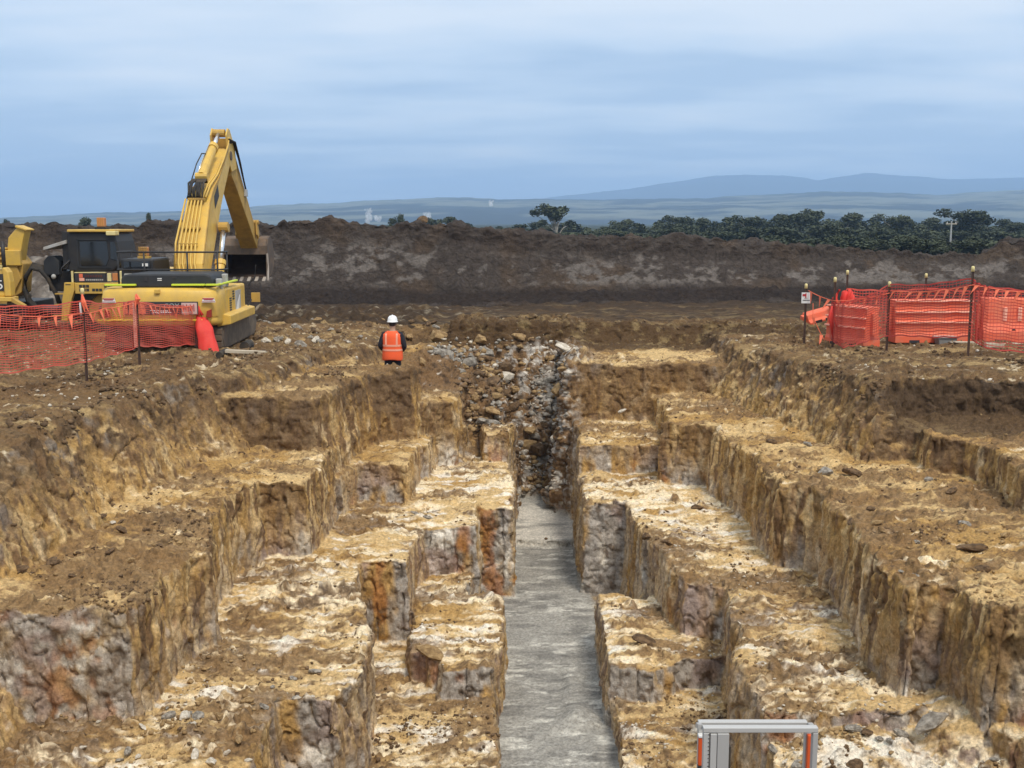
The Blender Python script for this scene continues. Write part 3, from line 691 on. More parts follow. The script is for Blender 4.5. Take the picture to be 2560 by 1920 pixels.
    MB().box(1.2, 1.34, .5, .62, 1.44, 1.68).build('light_bracket', GREYP, r, .02); MB().box(1.16, 1.28, 1.3, 1.5, 1.44, 1.75).build('light_bracket', GREYP, r, .02)
    # guard rails
    rail = MB()
    for z in (1.84, 2.26):
        rail.tube([(-1.42, 3.0, z), (-1.42, 1.75, z), (-1.30, 1.65, z), (1.0, 1.65, z), (1.12, 1.75, z), (1.12, 2.2, z)], .024, 6)
    for (x, y) in ((-1.42, 2.9), (-1.42, 1.8), (-.75, 1.65), (.28, 1.65), (1.0, 1.65), (1.12, 2.15)):
        rail.tube([(x, y, 1.42), (x, y, 2.27)], .022, 6)
    rail.build('guard_rail', BLK, r, 0, True)
    # cab at the front left
    cb = MB().prism([(2.3, .85), (3.9, .85), (4.0, 1.3), (3.75, 2.08), (2.3, 2.08)], -1.52, -.72, 'x').build('cab', BLK, r, .05)
    MB().box(-1.44, -.80, 2.270, 2.298, 1.80, 2.02).build('rear_window', GLASS, cb, .01)
    MB().box(-1.44, -.80, 2.262, 2.297, 1.30, 1.72).build('rear_panel', GREYP, cb, .02)
    MB().box(-.98, -.84, 2.255, 2.269, 1.90, 1.97).build('cab_label', WHITE_P, cb)
    bm = MB().box(-1.22, -.94, 2.7, 2.95, 2.07, 2.13).build('beacon_mount', Y_OLD, r, .01)
    MB().box(-1.18, -.98, 2.72, 2.92, 2.135, 2.36).build('beacon', BEACON, bm, .02)
    g = MB()
    for i in range(5): g.box(-1.18+.045*i, -1.165+.045*i, 2.700, 2.716, 2.14, 2.37)
    for i in range(4): g.box(-1.19, -.97, 2.700, 2.715, 2.16+.06*i, 2.172+.06*i)
    g.build('beacon_guard', Y_OLD, bm)
    # undercarriage
    for s in (-1, 1):
        tr = MB().prism([(.3, .30), (.45, .08), (.7, 0), (4.2, 0), (4.5, .10), (4.65, .34), (4.45, .56), (4.2, .60), (.7, .60), (.4, .5)], s*1.02-.30, s*1.02+.30, 'x')
        t = tr.build('track', TRK, r, .05)
        pads = MB()
        for i in range(16): pads.box(s*1.02-.32, s*1.02+.32, .65+.23*i, .82+.23*i, .595, .62)
        for i in range(3): pads.box(s*1.02-.32, s*1.02+.32, .27+.03*i, .33+.03*i, .1+.15*i, .22+.15*i)
        pads.build('track_pad', STEEL, t, .01)
        MB().tube([(s*1.02-.31, .72, .3), (s*1.02+.31, .72, .3)], .22, 14).build('idler', STEEL, t)
    MB().box(-.8, .8, 1.2, 3.2, .2, .5).build('chassis', STEEL, r, .04)
    # boom
    bo = [(2.85, 1.45), (2.95, 2.0), (3.25, 2.55), (4.2, 3.85), (4.75, 4.25), (5.4, 4.55), (6.9, 5.60), (7.15, 5.62), (7.28, 5.40), (7.1, 5.12), (5.55, 3.75), (5.0, 3.15), (4.2, 2.2), (3.55, 1.35)]
    bm_ = MB().prism(bo, -.33, .33, 'x').build('boom', Y_, r, .03)
    e = MB()
    for s in (-.35, .33):
        e.prism([(2.95, 2.0), (3.25, 2.57), (4.2, 3.87), (4.75, 4.27), (5.4, 4.57), (6.9, 5.62), (6.9, 5.54), (5.4, 4.49), (4.8, 4.19), (4.25, 3.79), (3.3, 2.5), (3.02, 1.98)], s, s+.02, 'x')
    e.build('boom_flange', Y_OLD, bm_)
    MB().prism([(4.72, 3.62), (5.3, 4.02), (5.25, 4.36), (4.72, 4.0)], .331, .338, 'x').build('boom_decal', INK, bm_)
    off = [(3.02, 1.9), (3.16, 2.45), (4.05, 3.78)]
    pp = MB()
    for i, x in enumerate((-.27, -.17, -.07, .03, .13)):
        base = (x+(.18 if i > 0 else 0)*.6, 2.75, 1.5)
        pp.tube([base, (x+.05, 2.85, 1.78), (x, 2.93, 2.02), (x, 3.13, 2.58), (x, 3.98, 3.78), (x, 4.12, 3.93)], .030, 6)
    pp.tube([(-.37, 2.86, 1.6), (-.37, 3.15, 2.6), (-.37, 4.1, 3.9)], .03, 6)
    pp.build('hydraulic_pipe', Y_, bm_, 0, True)
    for q in ((-.31, .18, 3.46, 3.60, 3.00, 3.06), (-.31, .18, 3.10, 3.2, 2.56, 2.60), (-.29, .2, 4.02, 4.16, 3.86, 3.93)): MB().box(*q).build('pipe_clamp', Y_OLD, bm_, .01)
    rp = MB(); rp.tube([(.24, 4.1, 3.95), (.26, 4.6, 4.32), (.30, 5.4, 4.68), (.36, 6.1, 5.18), (.38, 6.75, 5.70), (.36, 6.95, 5.95)], .035, 6)
    rp.tube([(.16, 4.1, 3.95), (.19, 4.6, 4.36), (.24, 5.4, 4.70), (.30, 6.1, 5.22)], .028, 6); rp.build('boom_top_pipe', Y_, bm_, 0, True)
    h = MB()
    for i in range(9):
        x = -.30+.055*i; h.tube([(x, 4.05, 3.9), (x+random.uniform(-.03, .03), 4.1, 4.12), (x*1.0+random.uniform(-.05, .05), 4.32, 4.38), (x*.9, 4.62, 4.50), (x*.8, 4.8, 4.42)], .034, 6)
    h.tube([(-.33, 4.5, 4.4), (-.36, 5.2, 5.0), (-.30, 5.6, 5.35), (-.15, 5.75, 5.35)], .022, 6)
    h.build('hose_bundle', RUB, bm_, 0, True)
    # arm (stick) cylinder
    c0, c1 = Vector((-.04, 4.75, 4.60)), Vector((-.04, 6.98, 6.10))
    d = c1-c0
    ac = MB().tube([c0, c0+d*.06, c0+d*.66], .155, 14); ac.tube([c0+d*.61, c0+d*.68], .19, 14); ac.tube([c0-Vector((.2, 0, 0)), c0+Vector((.2, 0, 0))], .12, 10)
    cy = ac.build('arm_cylinder', Y_, r, 0, False)
    MB().tube([c0+d*.66, c1], .085, 12).build('cylinder_rod', CHROME, cy, 0, True)
    MB().tube([c1-Vector((.24, 0, 0)), c1+Vector((.24, 0, 0))], .13, 12).build('rod_end', Y_OLD, cy)
    MB().tube([c0+Vector((-.17, .15, .12)), c0+d*.3+Vector((-.19, 0, .05)), c0+d*.62+Vector((-.17, 0, .06))], .03, 6).build('cylinder_pipe', CHROME, cy, 0, True)
    for s in (-1, 1):
        a0, a1 = Vector((s*.52, 3.45, .95)), Vector((s*.52, 4.75, 3.05)); dd = a1-a0
        lc = MB().tube([a0, a0+dd*.50], .125, 12); lc.tube([a0+dd*.46, a0+dd*.52], .15, 12)
        l = lc.build('lift_cylinder', Y_, r)
        MB().tube([a0+dd*.5, a1], .072, 12).build('cylinder_rod', CHROME, l, 0, True)
        MB().tube([a1-Vector((.12, 0, 0)), a1+Vector((.14, 0, 0))], .16, 12).build('pivot_boss', Y_OLD, l)
    # arm
    am = [(6.72, 6.02), (6.95, 6.24), (7.15, 6.22), (7.75, 5.72), (8.6, 4.85), (10.75, 2.62), (10.98, 2.34), (10.86, 2.14), (10.62, 2.16), (8.0, 4.28), (7.2, 4.86), (6.98, 5.1), (6.8, 5.6)]
    pl = MB()
    for s in (-.34, .28):                     # twin side plates round the boom tip
        pl.prism([(6.72, 6.02), (6.95, 6.26), (7.16, 6.24), (7.75, 5.76), (7.9, 5.0), (7.2, 4.86), (6.98, 5.1), (6.8, 5.6)], s, s+.06, 'x')
    arm = MB().prism([(7.35, 5.98), (7.75, 5.72), (8.6, 4.85), (10.75, 2.62), (10.98, 2.34), (10.86, 2.14), (10.62, 2.16), (8.0, 4.28), (7.35, 4.75)], -.27, .27, 'x').build('arm', Y_OLD, r, .025)
    pl.build('arm_plate', Y_, arm, .012)
    MB().tube([(-.38, 7.12, 5.38), (.38, 7.12, 5.38)], .15, 14).build('boom_pin', STEEL, arm)
    hz = MB()
    for i in range(4): hz.tube([(.30+.03*i, 6.85, 5.75+.05*i), (.36+.03*i, 7.5, 5.85), (.38+.02*i, 8.1, 5.35-.05*i), (.36, 8.7, 4.6), (.33, 9.0, 4.35)], .032, 6)
    hz.build('arm_hose', RUB, arm, 0, True)
    b0, b1 = Vector((0, 7.95, 5.62)), Vector((0, 10.35, 3.2)); d = b1-b0
    bc = MB().tube([b0, b0+d*.62], .12, 12).build('bucket_cylinder', Y_OLD, r)
    MB().tube([b0+d*.6, b1], .065, 10).build('cylinder_rod', CHROME, bc, 0, True)
    lk = MB()
    for s in (-.36, .30): lk.prism([(10.25, 3.28), (10.42, 3.25), (10.50, 2.75), (10.35, 2.60), (10.2, 2.75)], s, s+.06, 'x')
    for s in (-.24, .18): lk.prism([(10.28, 3.26), (10.45, 3.2), (11.25, 2.75), (11.18, 2.58)], s, s+.06, 'x')
    lk.tube([(-.4, 10.35, 3.2), (.4, 10.35, 3.2)], .09, 10); lk.build('bucket_linkage', Y_OLD, r, .01)
    MB().box(-.36, -.27, 9.6, 9.8, 3.4, 3.62).build('work_lamp', GREYP, arm, .01); MB().box(.27, .36, 8.9, 9.15, 4.1, 4.35).build('work_lamp', GREYP, arm, .01)
    # bucket, its mouth towards the machine
    sh = [(10.50, 2.02), (10.52, 2.34), (10.72, 2.60), (11.05, 2.70), (11.40, 2.56), (11.66, 2.2), (11.70, 1.75), (11.48, 1.42), (11.05, 1.26), (10.46, 1.20)]
    def off2(p, k):
        cx, cz = 11.0, 1.9; dx, dz = p[0]-cx, p[1]-cz; l = math.hypot(dx, dz); return (p[0]-dx/l*k, p[1]-dz/l*k)
    ro = [-.80, .56]
    out = MB(); n = len(sh); inn = [off2(p, .05) for p in sh]
    v = [(x, p[0], p[1]) for x in ro for p in sh]; out.add(v, [(i, i+1, n+i+1, n+i) for i in range(n-1)])
    v2 = [(x, p[0], p[1]) for x in ro for p in inn]
    bk = out.build('bucket', STEEL, r)
    sm = bk.modifiers.new('thick', 'SOLIDIFY'); sm.thickness = .02
    MB().add(v2, [(i, i+1, n+i+1, n+i) for i in range(n-1)]).build('bucket_lining', BUCK_IN, bk)
    for k, x in enumerate(ro):
        a = MB().prism(sh, x-.022, x+.022, 'x').build('bucket_cheek', STEEL if k else BUCK_IN, bk)
    MB().tube([(ro[1]+.02, 10.48, 2.05), (ro[1]+.03, 10.52, 1.6), (ro[1]+.03, 10.44, 1.12)], .035, 6).build('cheek_edge', paint('scoured_steel', (.42, .37, .32), .4, .2), bk)
    te = MB()
    for i in range(6):
        x = ro[0]+.08+i*.24; te.prism([(10.5, 1.16), (10.5, 1.24), (10.22, 1.13), (10.22, 1.10)], x-.05, x+.05, 'x')
    te.build('bucket_teeth', paint('scoured_teeth', (.38, .33, .28), .45, .25), bk, .01)
    for s in (-.22, .16): MB().prism([(10.75, 2.66), (11.3, 2.58), (11.3, 2.75), (10.9, 2.9), (10.7, 2.4)], s+.05, s+.11, 'x').build('bucket_ear', STEEL, bk)
    def lower(o, nar=True):                      # boom carried a little lower: squash everything above the foot pin
        for v in o.data.vertices:
            k = min(1, max(0, (v.co.z-2.6)/2.8))
            if nar: v.co.x *= 1-.30*k
            if v.co.z > 1.5: v.co.z = 1.5+(v.co.z-1.5)*.865
        for ch in o.children: lower(ch, nar)
    for ch in list(r.children):
        if ch.name.split('.')[0] in ('boom', 'arm', 'arm_cylinder', 'lift_cylinder', 'bucket_cylinder', 'bucket_linkage', 'bucket'): lower(ch, ch.name.split('.')[0] != 'bucket')
    # lamp and mirror arms on the right
    mr = MB().tube([(1.5, 2.6, .9), (1.62, 2.7, 1.1), (1.66, 2.7, 1.25)], .018, 6).build('mirror_arm', BLK, r)
    MB().box(1.58, 1.80, 2.66, 2.70, .98, 1.22).build('mirror', Y_OLD, mr, .01)
    MB().tube([(1.45, 3.0, 1.4), (1.62, 3.0, 1.58), (1.66, 3.0, 1.9)], .015, 6).build('aerial', BLK, r)
build_excavator()
print('excavator', time.time()-T0)
#==END2
# ------------------------------------------------------------------ hauler standing behind the excavator (local +x forward, near side at y=-1.3)
def wheel(parent, c, rad, wid, name='wheel'):
    b = MB(); pr = [(-wid/2, rad*.62), (-wid/2, rad*.93), (-wid*.42, rad), (wid*.42, rad), (wid/2, rad*.93), (wid/2, rad*.62)]
    n = 28; v = []
    for k in range(n):
        th = 2*math.pi*k/n
        for (y, q) in pr: v.append((c[0]+q*math.cos(th), c[1]+y, c[2]+q*math.sin(th)))
    m = len(pr); f = [(k*m+i, k*m+(i+1) % m, ((k+1) % n)*m+(i+1) % m, ((k+1) % n)*m+i) for k in range(n) for i in range(m)]
    b.add(v, f); t = b.build(name, RUB, parent, 0, False)
    lg = MB()
    for k in range(n):
        th = 2*math.pi*k/n; M = Matrix.Translation(c) @ Matrix.Rotation(-th, 4, 'Y')
        for s in (-1, 1): lg.box(rad*.97, rad*1.035, s*wid*.25-wid*.2, s*wid*.25+wid*.2, -.045, .045, M @ Matrix.Rotation(s*.35, 4, 'X'))
    lg.build('tread', RUB, t)
    MB().tube([(c[0], c[1]-wid*.40, c[2]), (c[0], c[1]+wid*.40, c[2])], rad*.63, 24).build('rim', Y_OLD, t, .01)
    MB().tube([(c[0], c[1]-wid*.52, c[2]), (c[0], c[1]-wid*.38, c[2])], rad*.22, 14).build('hub', STEEL, t, .01)
def build_truck():
    r = empty('dump_truck', (-11.5, 31.3, float(far_h(np.array([0]), np.array([31.3]))[0])+.02))
    tag(r, 'yellow articulated dump truck with black cab and orange beacon behind the excavator', 'dump truck')
    f = -1.3
    cab = MB().prism([(-.60, 1.70), (.62, 1.70), (.84, 1.95), (.74, 2.52), (.66, 2.76), (-.60, 2.76)], f+.10, .25, 'y').build('cab', BLK, r, .05)
    MB().prism([(-.26, 1.86), (.44, 1.86), (.52, 2.05), (.48, 2.52), (-.26, 2.52)], f+.085, f+.098, 'y').build('door_window', GLASS, cab, .01)
    fr = MB()
    for q in ((-.34, .58, 1.80, 1.83), (-.34, .52, 2.55, 2.58), (-.34, -.30, 1.8, 2.58)): fr.box(q[0], q[1], f+.078, f+.099, q[2], q[3])
    fr.build('door_frame', HOOD, cab, .005)
    MB().prism([(.56, 2.05), (.80, 2.0), (.70, 2.5), (.58, 2.5)], f+.085, f+.098, 'y').build('quarter_window', GLASS, cab)
    rf = MB().box(-.56, .74, f+.02, .30, 2.77, 2.84).build('roof', Y_, r, .02)
    MB().box(.50, .76, f+.0, f+.3, 2.68, 2.80).build('roof_lamp', CAPC, rf, .02)
    bm = MB().box(.06, .36, f+.4, f+.7, 2.84, 2.90).build('beacon_mount', BLK, r)
    MB().box(.10, .30, f+.45, f+.65, 2.91, 3.16).build('beacon', BEACON, bm, .02)
    b = MB()
    for i in range(4): b.box(.115+.05*i, .125+.05*i, f+.43, f+.44, 2.92, 3.16)
    b.build('beacon_guard', Y_OLD, bm)
    # door step band, sign and fender
    sb = MB().box(-.42, .42, f+.04, f+.12, 1.42, 1.66).build('sign_panel', INK, r)
    MB().box(-.30, -.20, f+.030, f+.039, 1.54, 1.645).build('logo', PENN, sb); MB().box(-.30, -.16, f+.030, f+.039, 1.45, 1.53).build('logo_bar', ORANGE_P, sb)
    b = MB(); k = -.12
    while k < .34:
        wd = random.uniform(.02, .06); b.box(k, k+wd, f+.033, f+.039, 1.46, 1.50); k += wd+.014
    b.build('small_print', GREYP, sb)
    b = MB(); k = -.14
    while k < .34: b.box(k, k+.045, f+.033, f+.039, 1.55, 1.61); k += .07
    b.build('faint_letters', paint('dark_red_ink', (.10, .025, .02), .7, .1), sb)
    MB().box(-.42, .42, f+.03, f+.12, 1.665, 1.69).build('band_trim', CAPC, r)
    MB().box(-.52, -.47, f+.05, f+.10, 1.42, 1.72).build('grab_rail', CAPC, r)
    MB().box(.46, .56, f+.05, f+.12, 1.44, 1.66).build('corner_panel', CAPC, r, .01); MB().box(.60, .74, f+.05, f+.12, 1.46, 1.66).build('headlamp', BEACON, r, .01)
    MB().box(.80, .92, f+.04, f+.3, 1.4, 1.72).build('lamp_housing', CAPC, r, .02)
    fd = MB().prism([(-.42, 1.40), (.92, 1.40), (.92, 1.10), (-.42, 1.10)], f, f+.75, 'y').build('fender', Y_, r, .015)
    for (x0, z0, n_) in ((-.30, 1.17, 2), (.05, 1.17, 1), (.38, 1.17, 2)):
        g = MB()
        for j in range(n_):
            for i in range(3): g.box(x0+.095*i, x0+.095*i+.08, f-.006, f+.004, z0+.1*j, z0+.1*j+.075)
        g.build('vent', INK, fd)
    lg = MB().prism([(-.70, 1.41), (-.43, 1.41), (-.43, 1.20), (-.52, .95), (-.66, .35), (-.84, .35), (-.78, .95), (-.72, 1.2)], f-.02, f+.12, 'y').build('fender_leg', Y_, r, .015)
    MB().box(-.66, -.52, f-.024, f-.0195, 1.34, 1.365).build('slot', INK, lg)
    for i, (x, z) in enumerate(((-.98, 1.08), (-1.02, .78), (-1.08, .48))):
        MB().box(x, x+.26, f+.0, f+.22, z, z+.035).build('step', Y_OLD, r, .005)
    wheel(r, (.30, f+.42, .66), .68, .62); wheel(r, (.30, 1.0, .66), .68, .62)
    MB().box(-.9, 1.9, f+.5, .9, .45, 1.25).build('front_frame', BLK, r, .03)
    MB().prism([(.8, 1.2), (2.3, 1.1), (2.4, 1.55), (2.2, 1.72), (.8, 1.8)], f+.35, .8, 'y').build('engine_hood', Y_, r, .05)
    # tank, shade plate and exhaust side of the cab back
    MB().prism([(-1.26, 2.28), (-.62, 2.46), (-.62, 2.56), (-1.26, 2.36)], f+.1, .1, 'y').build('shade_plate', GREYP, r, .01)
    MB().box(-.78, -.58, f+.2, .1, 1.75, 2.78).build('rear_post', BLK, r, .01)
    MB().prism([(-1.34, 1.6), (-.92, 1.6), (-.92, 1.98), (-1.05, 2.12), (-1.22, 2.12), (-1.34, 1.98)], f+.25, f+.8, 'y').build('air_cleaner', HOOD, r, .02)
    MB().box(-1.3, -.6, f+.4, .3, 1.15, 1.7).build('equipment_box', BLK, r, .03)
    MB().tube([(-.55, f+.08, 2.0), (-.75, f+.06, 1.8), (-.88, f+.06, 1.4)], .03, 6).build('handrail', BLK, r, 0, True)
    MB().ball((-1.06, f+.2, 1.56), .07).build('work_lamp', GREYP, r, 0, True)
    hz = MB()
    for i in range(4):
        o_ = .05*i
        hz.tube([(-.98-o_*.3, f+.3+o_, .75), (-1.05-o_*.3, f+.28+o_, 1.05), (-1.25-o_*.5, f+.26+o_, 1.50), (-1.45, f+.25+o_, 1.74+o_*.6), (-1.68, f+.26+o_, 1.78+o_*.8), (-1.86-o_*.3, f+.27+o_, 1.56), (-1.92-o_*.3, f+.28+o_, 1.2), (-1.86, f+.3+o_, .9), (-1.68, f+.3+o_, .7), (-1.3, f+.3+o_, .56)], .058, 8)
    hz.build('hitch_hose', RUB, r, 0, True)
    MB().box(-2.0, -.6, f+.5, .5, .35, .68).build('hitch', BLK, r, .04)
    MB().box(-5.4, -1.9, f+.45, .85, .45, .85).build('rear_frame', BLK, r, .03)
    for x in (-3.4, -4.9):
        wheel(r, (x, f+.42, .66), .68, .62); wheel(r, (x, 1.0, .66), .68, .62)
    # dump body: flared headboard wedge and ribbed side
    bd = MB().prism([(-5.9, 1.35), (-2.2, 1.0), (-2.0, 1.12), (-1.9, 1.9), (-2.2, 2.34), (-5.9, 2.34)], f+.25, f+.9, 'y').build('dump_body', Y_OLD, r, .02)
    MB().prism([(-2.28, 2.34), (-2.24, 2.62), (-1.98, 2.90), (-1.76, 2.86), (-1.86, 2.5), (-1.98, 1.95), (-2.22, 1.95)], f+.2, f+.62, 'y').build('headboard', Y_, bd, .02)
    MB().prism([(-2.02, 2.90), (-1.72, 2.80), (-1.70, 2.84), (-2.0, 2.955)], f+.15, f+.66, 'y').build('headboard_lip', Y_, bd, .01)
    for z in (2.30, 2.16, 2.02, 1.88): MB().box(-5.9, -2.3, f+.16, f+.249, z, z+.055).build('body_rib', Y_, bd, .01)
    MB().box(-2.35, -1.92, f+.12, f+.249, 1.86, 2.28).build('corner_plate', Y_, bd, .02)
    MB().prism([(-2.9, 1.86), (-2.05, 1.86), (-1.95, 1.5), (-2.35, .8), (-2.6, .8)], f+.17, f+.249, 'y').build('body_gusset', Y_OLD, bd, .02)
build_truck()
def build_loader():
    r = empty('wheel_loader', (-14.0, 27.6, ground_z(-13.0, 27.6, .6)))
    tag(r, 'yellow earthmover cut off by the left edge with white number 5 on black side', 'earthmover')
    # only its rear right corner reaches into the picture: S x 0..30
    k = 27.0; X = lambda s: (s/2.5-512)*k/F_PX+14.0; Z = lambda sy: -(sy-555)/2.5*k/F_PX+2.97
    f = -.6
    MB().box(X(-330), X(14), f, f+.25, Z(738), Z(668)).build('body', Y_, r, .05)
    p = MB().box(X(-120), X(13), f-.02, f-.001, Z(722), Z(680)).build('side_panel', INK, r, .005)
    text_mesh('number', '5', .32, WHITE_P, p, (X(3), f-.024, Z(708)), RX, .003, 1.25)
    MB().prism([(X(13), Z(664)), (X(20), Z(664)), (X(28), Z(676)), (X(31), Z(700)), (X(31), Z(736)), (X(15), Z(736))], f-.05, f+.22, 'y').build('corner_cowl', Y_, r, .03)
    b = MB()
    for i in range(3): b.box(X(-120), X(12), f-.03, f, Z(664)+.035*i-.03, Z(664)+.035*i-.012)
    b.build('louvre', CAPC, r)
    MB().box(X(-330), X(34), f-.12, f+.3, Z(748), Z(737)).build('step_board', Y_, r, .015)
    MB().prism([(X(33), Z(737)), (X(66), Z(758)), (X(58), Z(762)), (X(30), Z(748))], f-.1, f+.05, 'y').build('step_arm', Y_OLD, r, .01)
    MB().tube([(X(7), f+.2, Z(670)), (X(7), f+.2, Z(600))], .05, 8).build('exhaust', BLK, r, 0, True)
    MB().box(X(12), X(28), f+.1, f+.4, Z(790), Z(748)).build('frame_leg', STEEL, r, .02)
    MB().box(X(-300), X(40), f+.1, f+.5, Z(800), Z(758)).build('chassis', BLK, r, .03)
    wheel(r, (X(-110), f+.4, .75), .75, .6); wheel(r, (X(-300), f+.4, .75), .75, .6)
    MB().prism([(X(-300), Z(668)), (X(-140), Z(668)), (X(-160), Z(560)), (X(-280), Z(560))], f+.1, 1.0, 'y').build('cab', BLK, r, .04)
build_loader()

# ------------------------------------------------------------------ barrier netting, posts, pennants
def wob(i, k, a=.012): return a*math.sin(i*1.7+k*.9)+a*.7*math.sin(i*.61+k*2.3+1)
def net_mesh(name, stations, parent, nh=17, mat=None, th=.0105, per=14, vt=.006):
    """stations: list of (x, y, ztop, zbottom); strands run between them with some sag"""
    pts = []
    for a, b in zip(stations[:-1], stations[1:]):
        for i in range(per):
            t = i/per; sag = .10*4*t*(1-t)
            pts.append([a[j]+(b[j]-a[j])*t for j in range(4)]+[sag, math.sin(t*math.pi)])
    pts.append(list(stations[-1])+[0, 0])
    m = MB()
    def at(i, q):
        x, y, zt, zb, sag, bulge = pts[i]
        zt2 = zt-sag*.55; zb2 = zb-sag*.15
        z = zb2+(zt2-zb2)*q+wob(i, q*9, .012)
        return (x+wob(i, q*5+3, .01), y+wob(i, q*7, .03)+.08*bulge*math.sin(q*3.1), z)
    for k in range(nh):
        q = k/(nh-1); h = th*(1.9 if k in (0, nh-1) else 1.0)
        v = []; f = []
        for i in range(len(pts)):
            x, y, z = at(i, q)
            v += [(x, y-.004, z-h), (x, y+.004, z-h), (x, y+.004, z+h), (x, y-.004, z+h)]
        for i in range(len(pts)-1):
            for e in range(4): f.append((i*4+e, i*4+(e+1) % 4, i*4+4+(e+1) % 4, i*4+4+e))
        m.add(v, f)
    for i in range(0, len(pts)-1):
        for sub in (0, .5):
            a0, a1 = at(i, 0), at(i+1, 0); b0, b1 = at(i, 1), at(i+1, 1)
            p = [a0[j]+(a1[j]-a0[j])*sub for j in range(3)]; q = [b0[j]+(b1[j]-b0[j])*sub for j in range(3)]
            mid = [(c+d)/2 for c, d in zip(at(i, .5), at(i, .5))]
            m.add([(p[0]-vt, p[1], p[2]), (p[0]+vt, p[1], p[2]), (q[0]+vt, q[1], q[2]), (q[0]-vt, q[1], q[2]), (p[0]-vt, p[1]+.004, p[2]), (p[0]+vt, p[1]+.004, p[2]), (q[0]+vt, q[1]+.004, q[2]), (q[0]-vt, q[1]+.004, q[2])],
                  [(0, 1, 2, 3), (4, 7, 6, 5), (0, 3, 7, 4), (1, 5, 6, 2)])
    return m.build(name, mat or NETC, parent)
def post(parent, x, y, zt, cap=True, zb=None, lean=0.0, label=None):
    zb = ground_z(x, y)-.25 if zb is None else zb
    b = MB(); 
    for ang in (90, 210, 330):            # star picket: three thin fins
        c, s = math.cos(R(ang)), math.sin(R(ang)); nx, ny = -s*.004, c*.004; w_ = .030
        v = []
        for z, dx in ((zb, 0), (zt, lean)):
            v += [(x+dx-nx, y-ny, z), (x+dx+nx, y+ny, z), (x+dx+c*w_+nx, y+s*w_+ny, z), (x+dx+c*w_-nx, y+s*w_-ny, z)]
        b.add(v, [(0, 1, 2, 3), (4, 5, 6, 7), (0, 1, 5, 4), (1, 2, 6, 5), (2, 3, 7, 6), (3, 0, 4, 7)])
    p = b.build('post', RUST_P, parent)
    if cap: MB().tube([(x+lean, y+.005, zt-.07), (x+lean, y+.005, zt+.03), (x+lean, y+.005, zt+.05)], [.036, .036, .022], 10).build('cap', CAPC, p, 0, True)
    return p
def bunting(label, path, spacing, size, skew=.0, group=None, start=.1, name='pennant_bunting'):
    """cord through 3D points with sag, triangular flags hung from it"""
    r = empty(name, path[0]); tag(r, label, 'bunting', group)
    o = Vector(path[0]); P_ = []
    for a, b in zip(path[:-1], path[1:]):
        a, b = Vector(a), Vector(b)
        for i in range(12):
            t = i/12; q = a.lerp(b, t); q.z -= .10*(b-a).length*4*t*(1-t)*.35; P_.append(q-o)
    P_.append(Vector(path[-1])-o)
    MB().tube(P_, .010, 5).build('cord', PENN, r, 0, True)
    L_ = [0]
    for i in range(1, len(P_)): L_.append(L_[-1]+(P_[i]-P_[i-1]).length)
    d = start; first = None
    while d < L_[-1]-.08:
        i = max(j for j in range(len(L_)) if L_[j] <= d); i = min(i, len(P_)-2)
        t = (d-L_[i])/(L_[i+1]-L_[i]); p = P_[i].lerp(P_[i+1], t); u = (P_[i+1]-P_[i]).normalized()
        if first is None:
            e = size*.5
            v = []
            for dy in (-.004, .004): v += [(-e*.5, dy, 0), (e*.5, dy, 0), (e*.32+skew, dy*1.0-.03, -size*1.0), (-e*.05+skew, dy-.05, -size*1.45)]
            b = MB().add(v, [(0, 1, 2, 3), (4, 7, 6, 5), (0, 4, 5, 1), (1, 5, 6, 2), (2, 6, 7, 3), (3, 7, 4, 0)])
            first = b.build('pennant', PENN, r); c = first
        else:
            c = first.copy(); COL.objects.link(c); c.parent = r
        c.location = p; c.rotation_euler = (random.uniform(-.3, .3), random.uniform(-.25, .25), math.atan2(u.y, u.x)+random.uniform(-.3, .3)); c.scale = (random.uniform(.8, 1.15),)*3
        d += spacing*random.uniform(.85, 1.15)
    return r
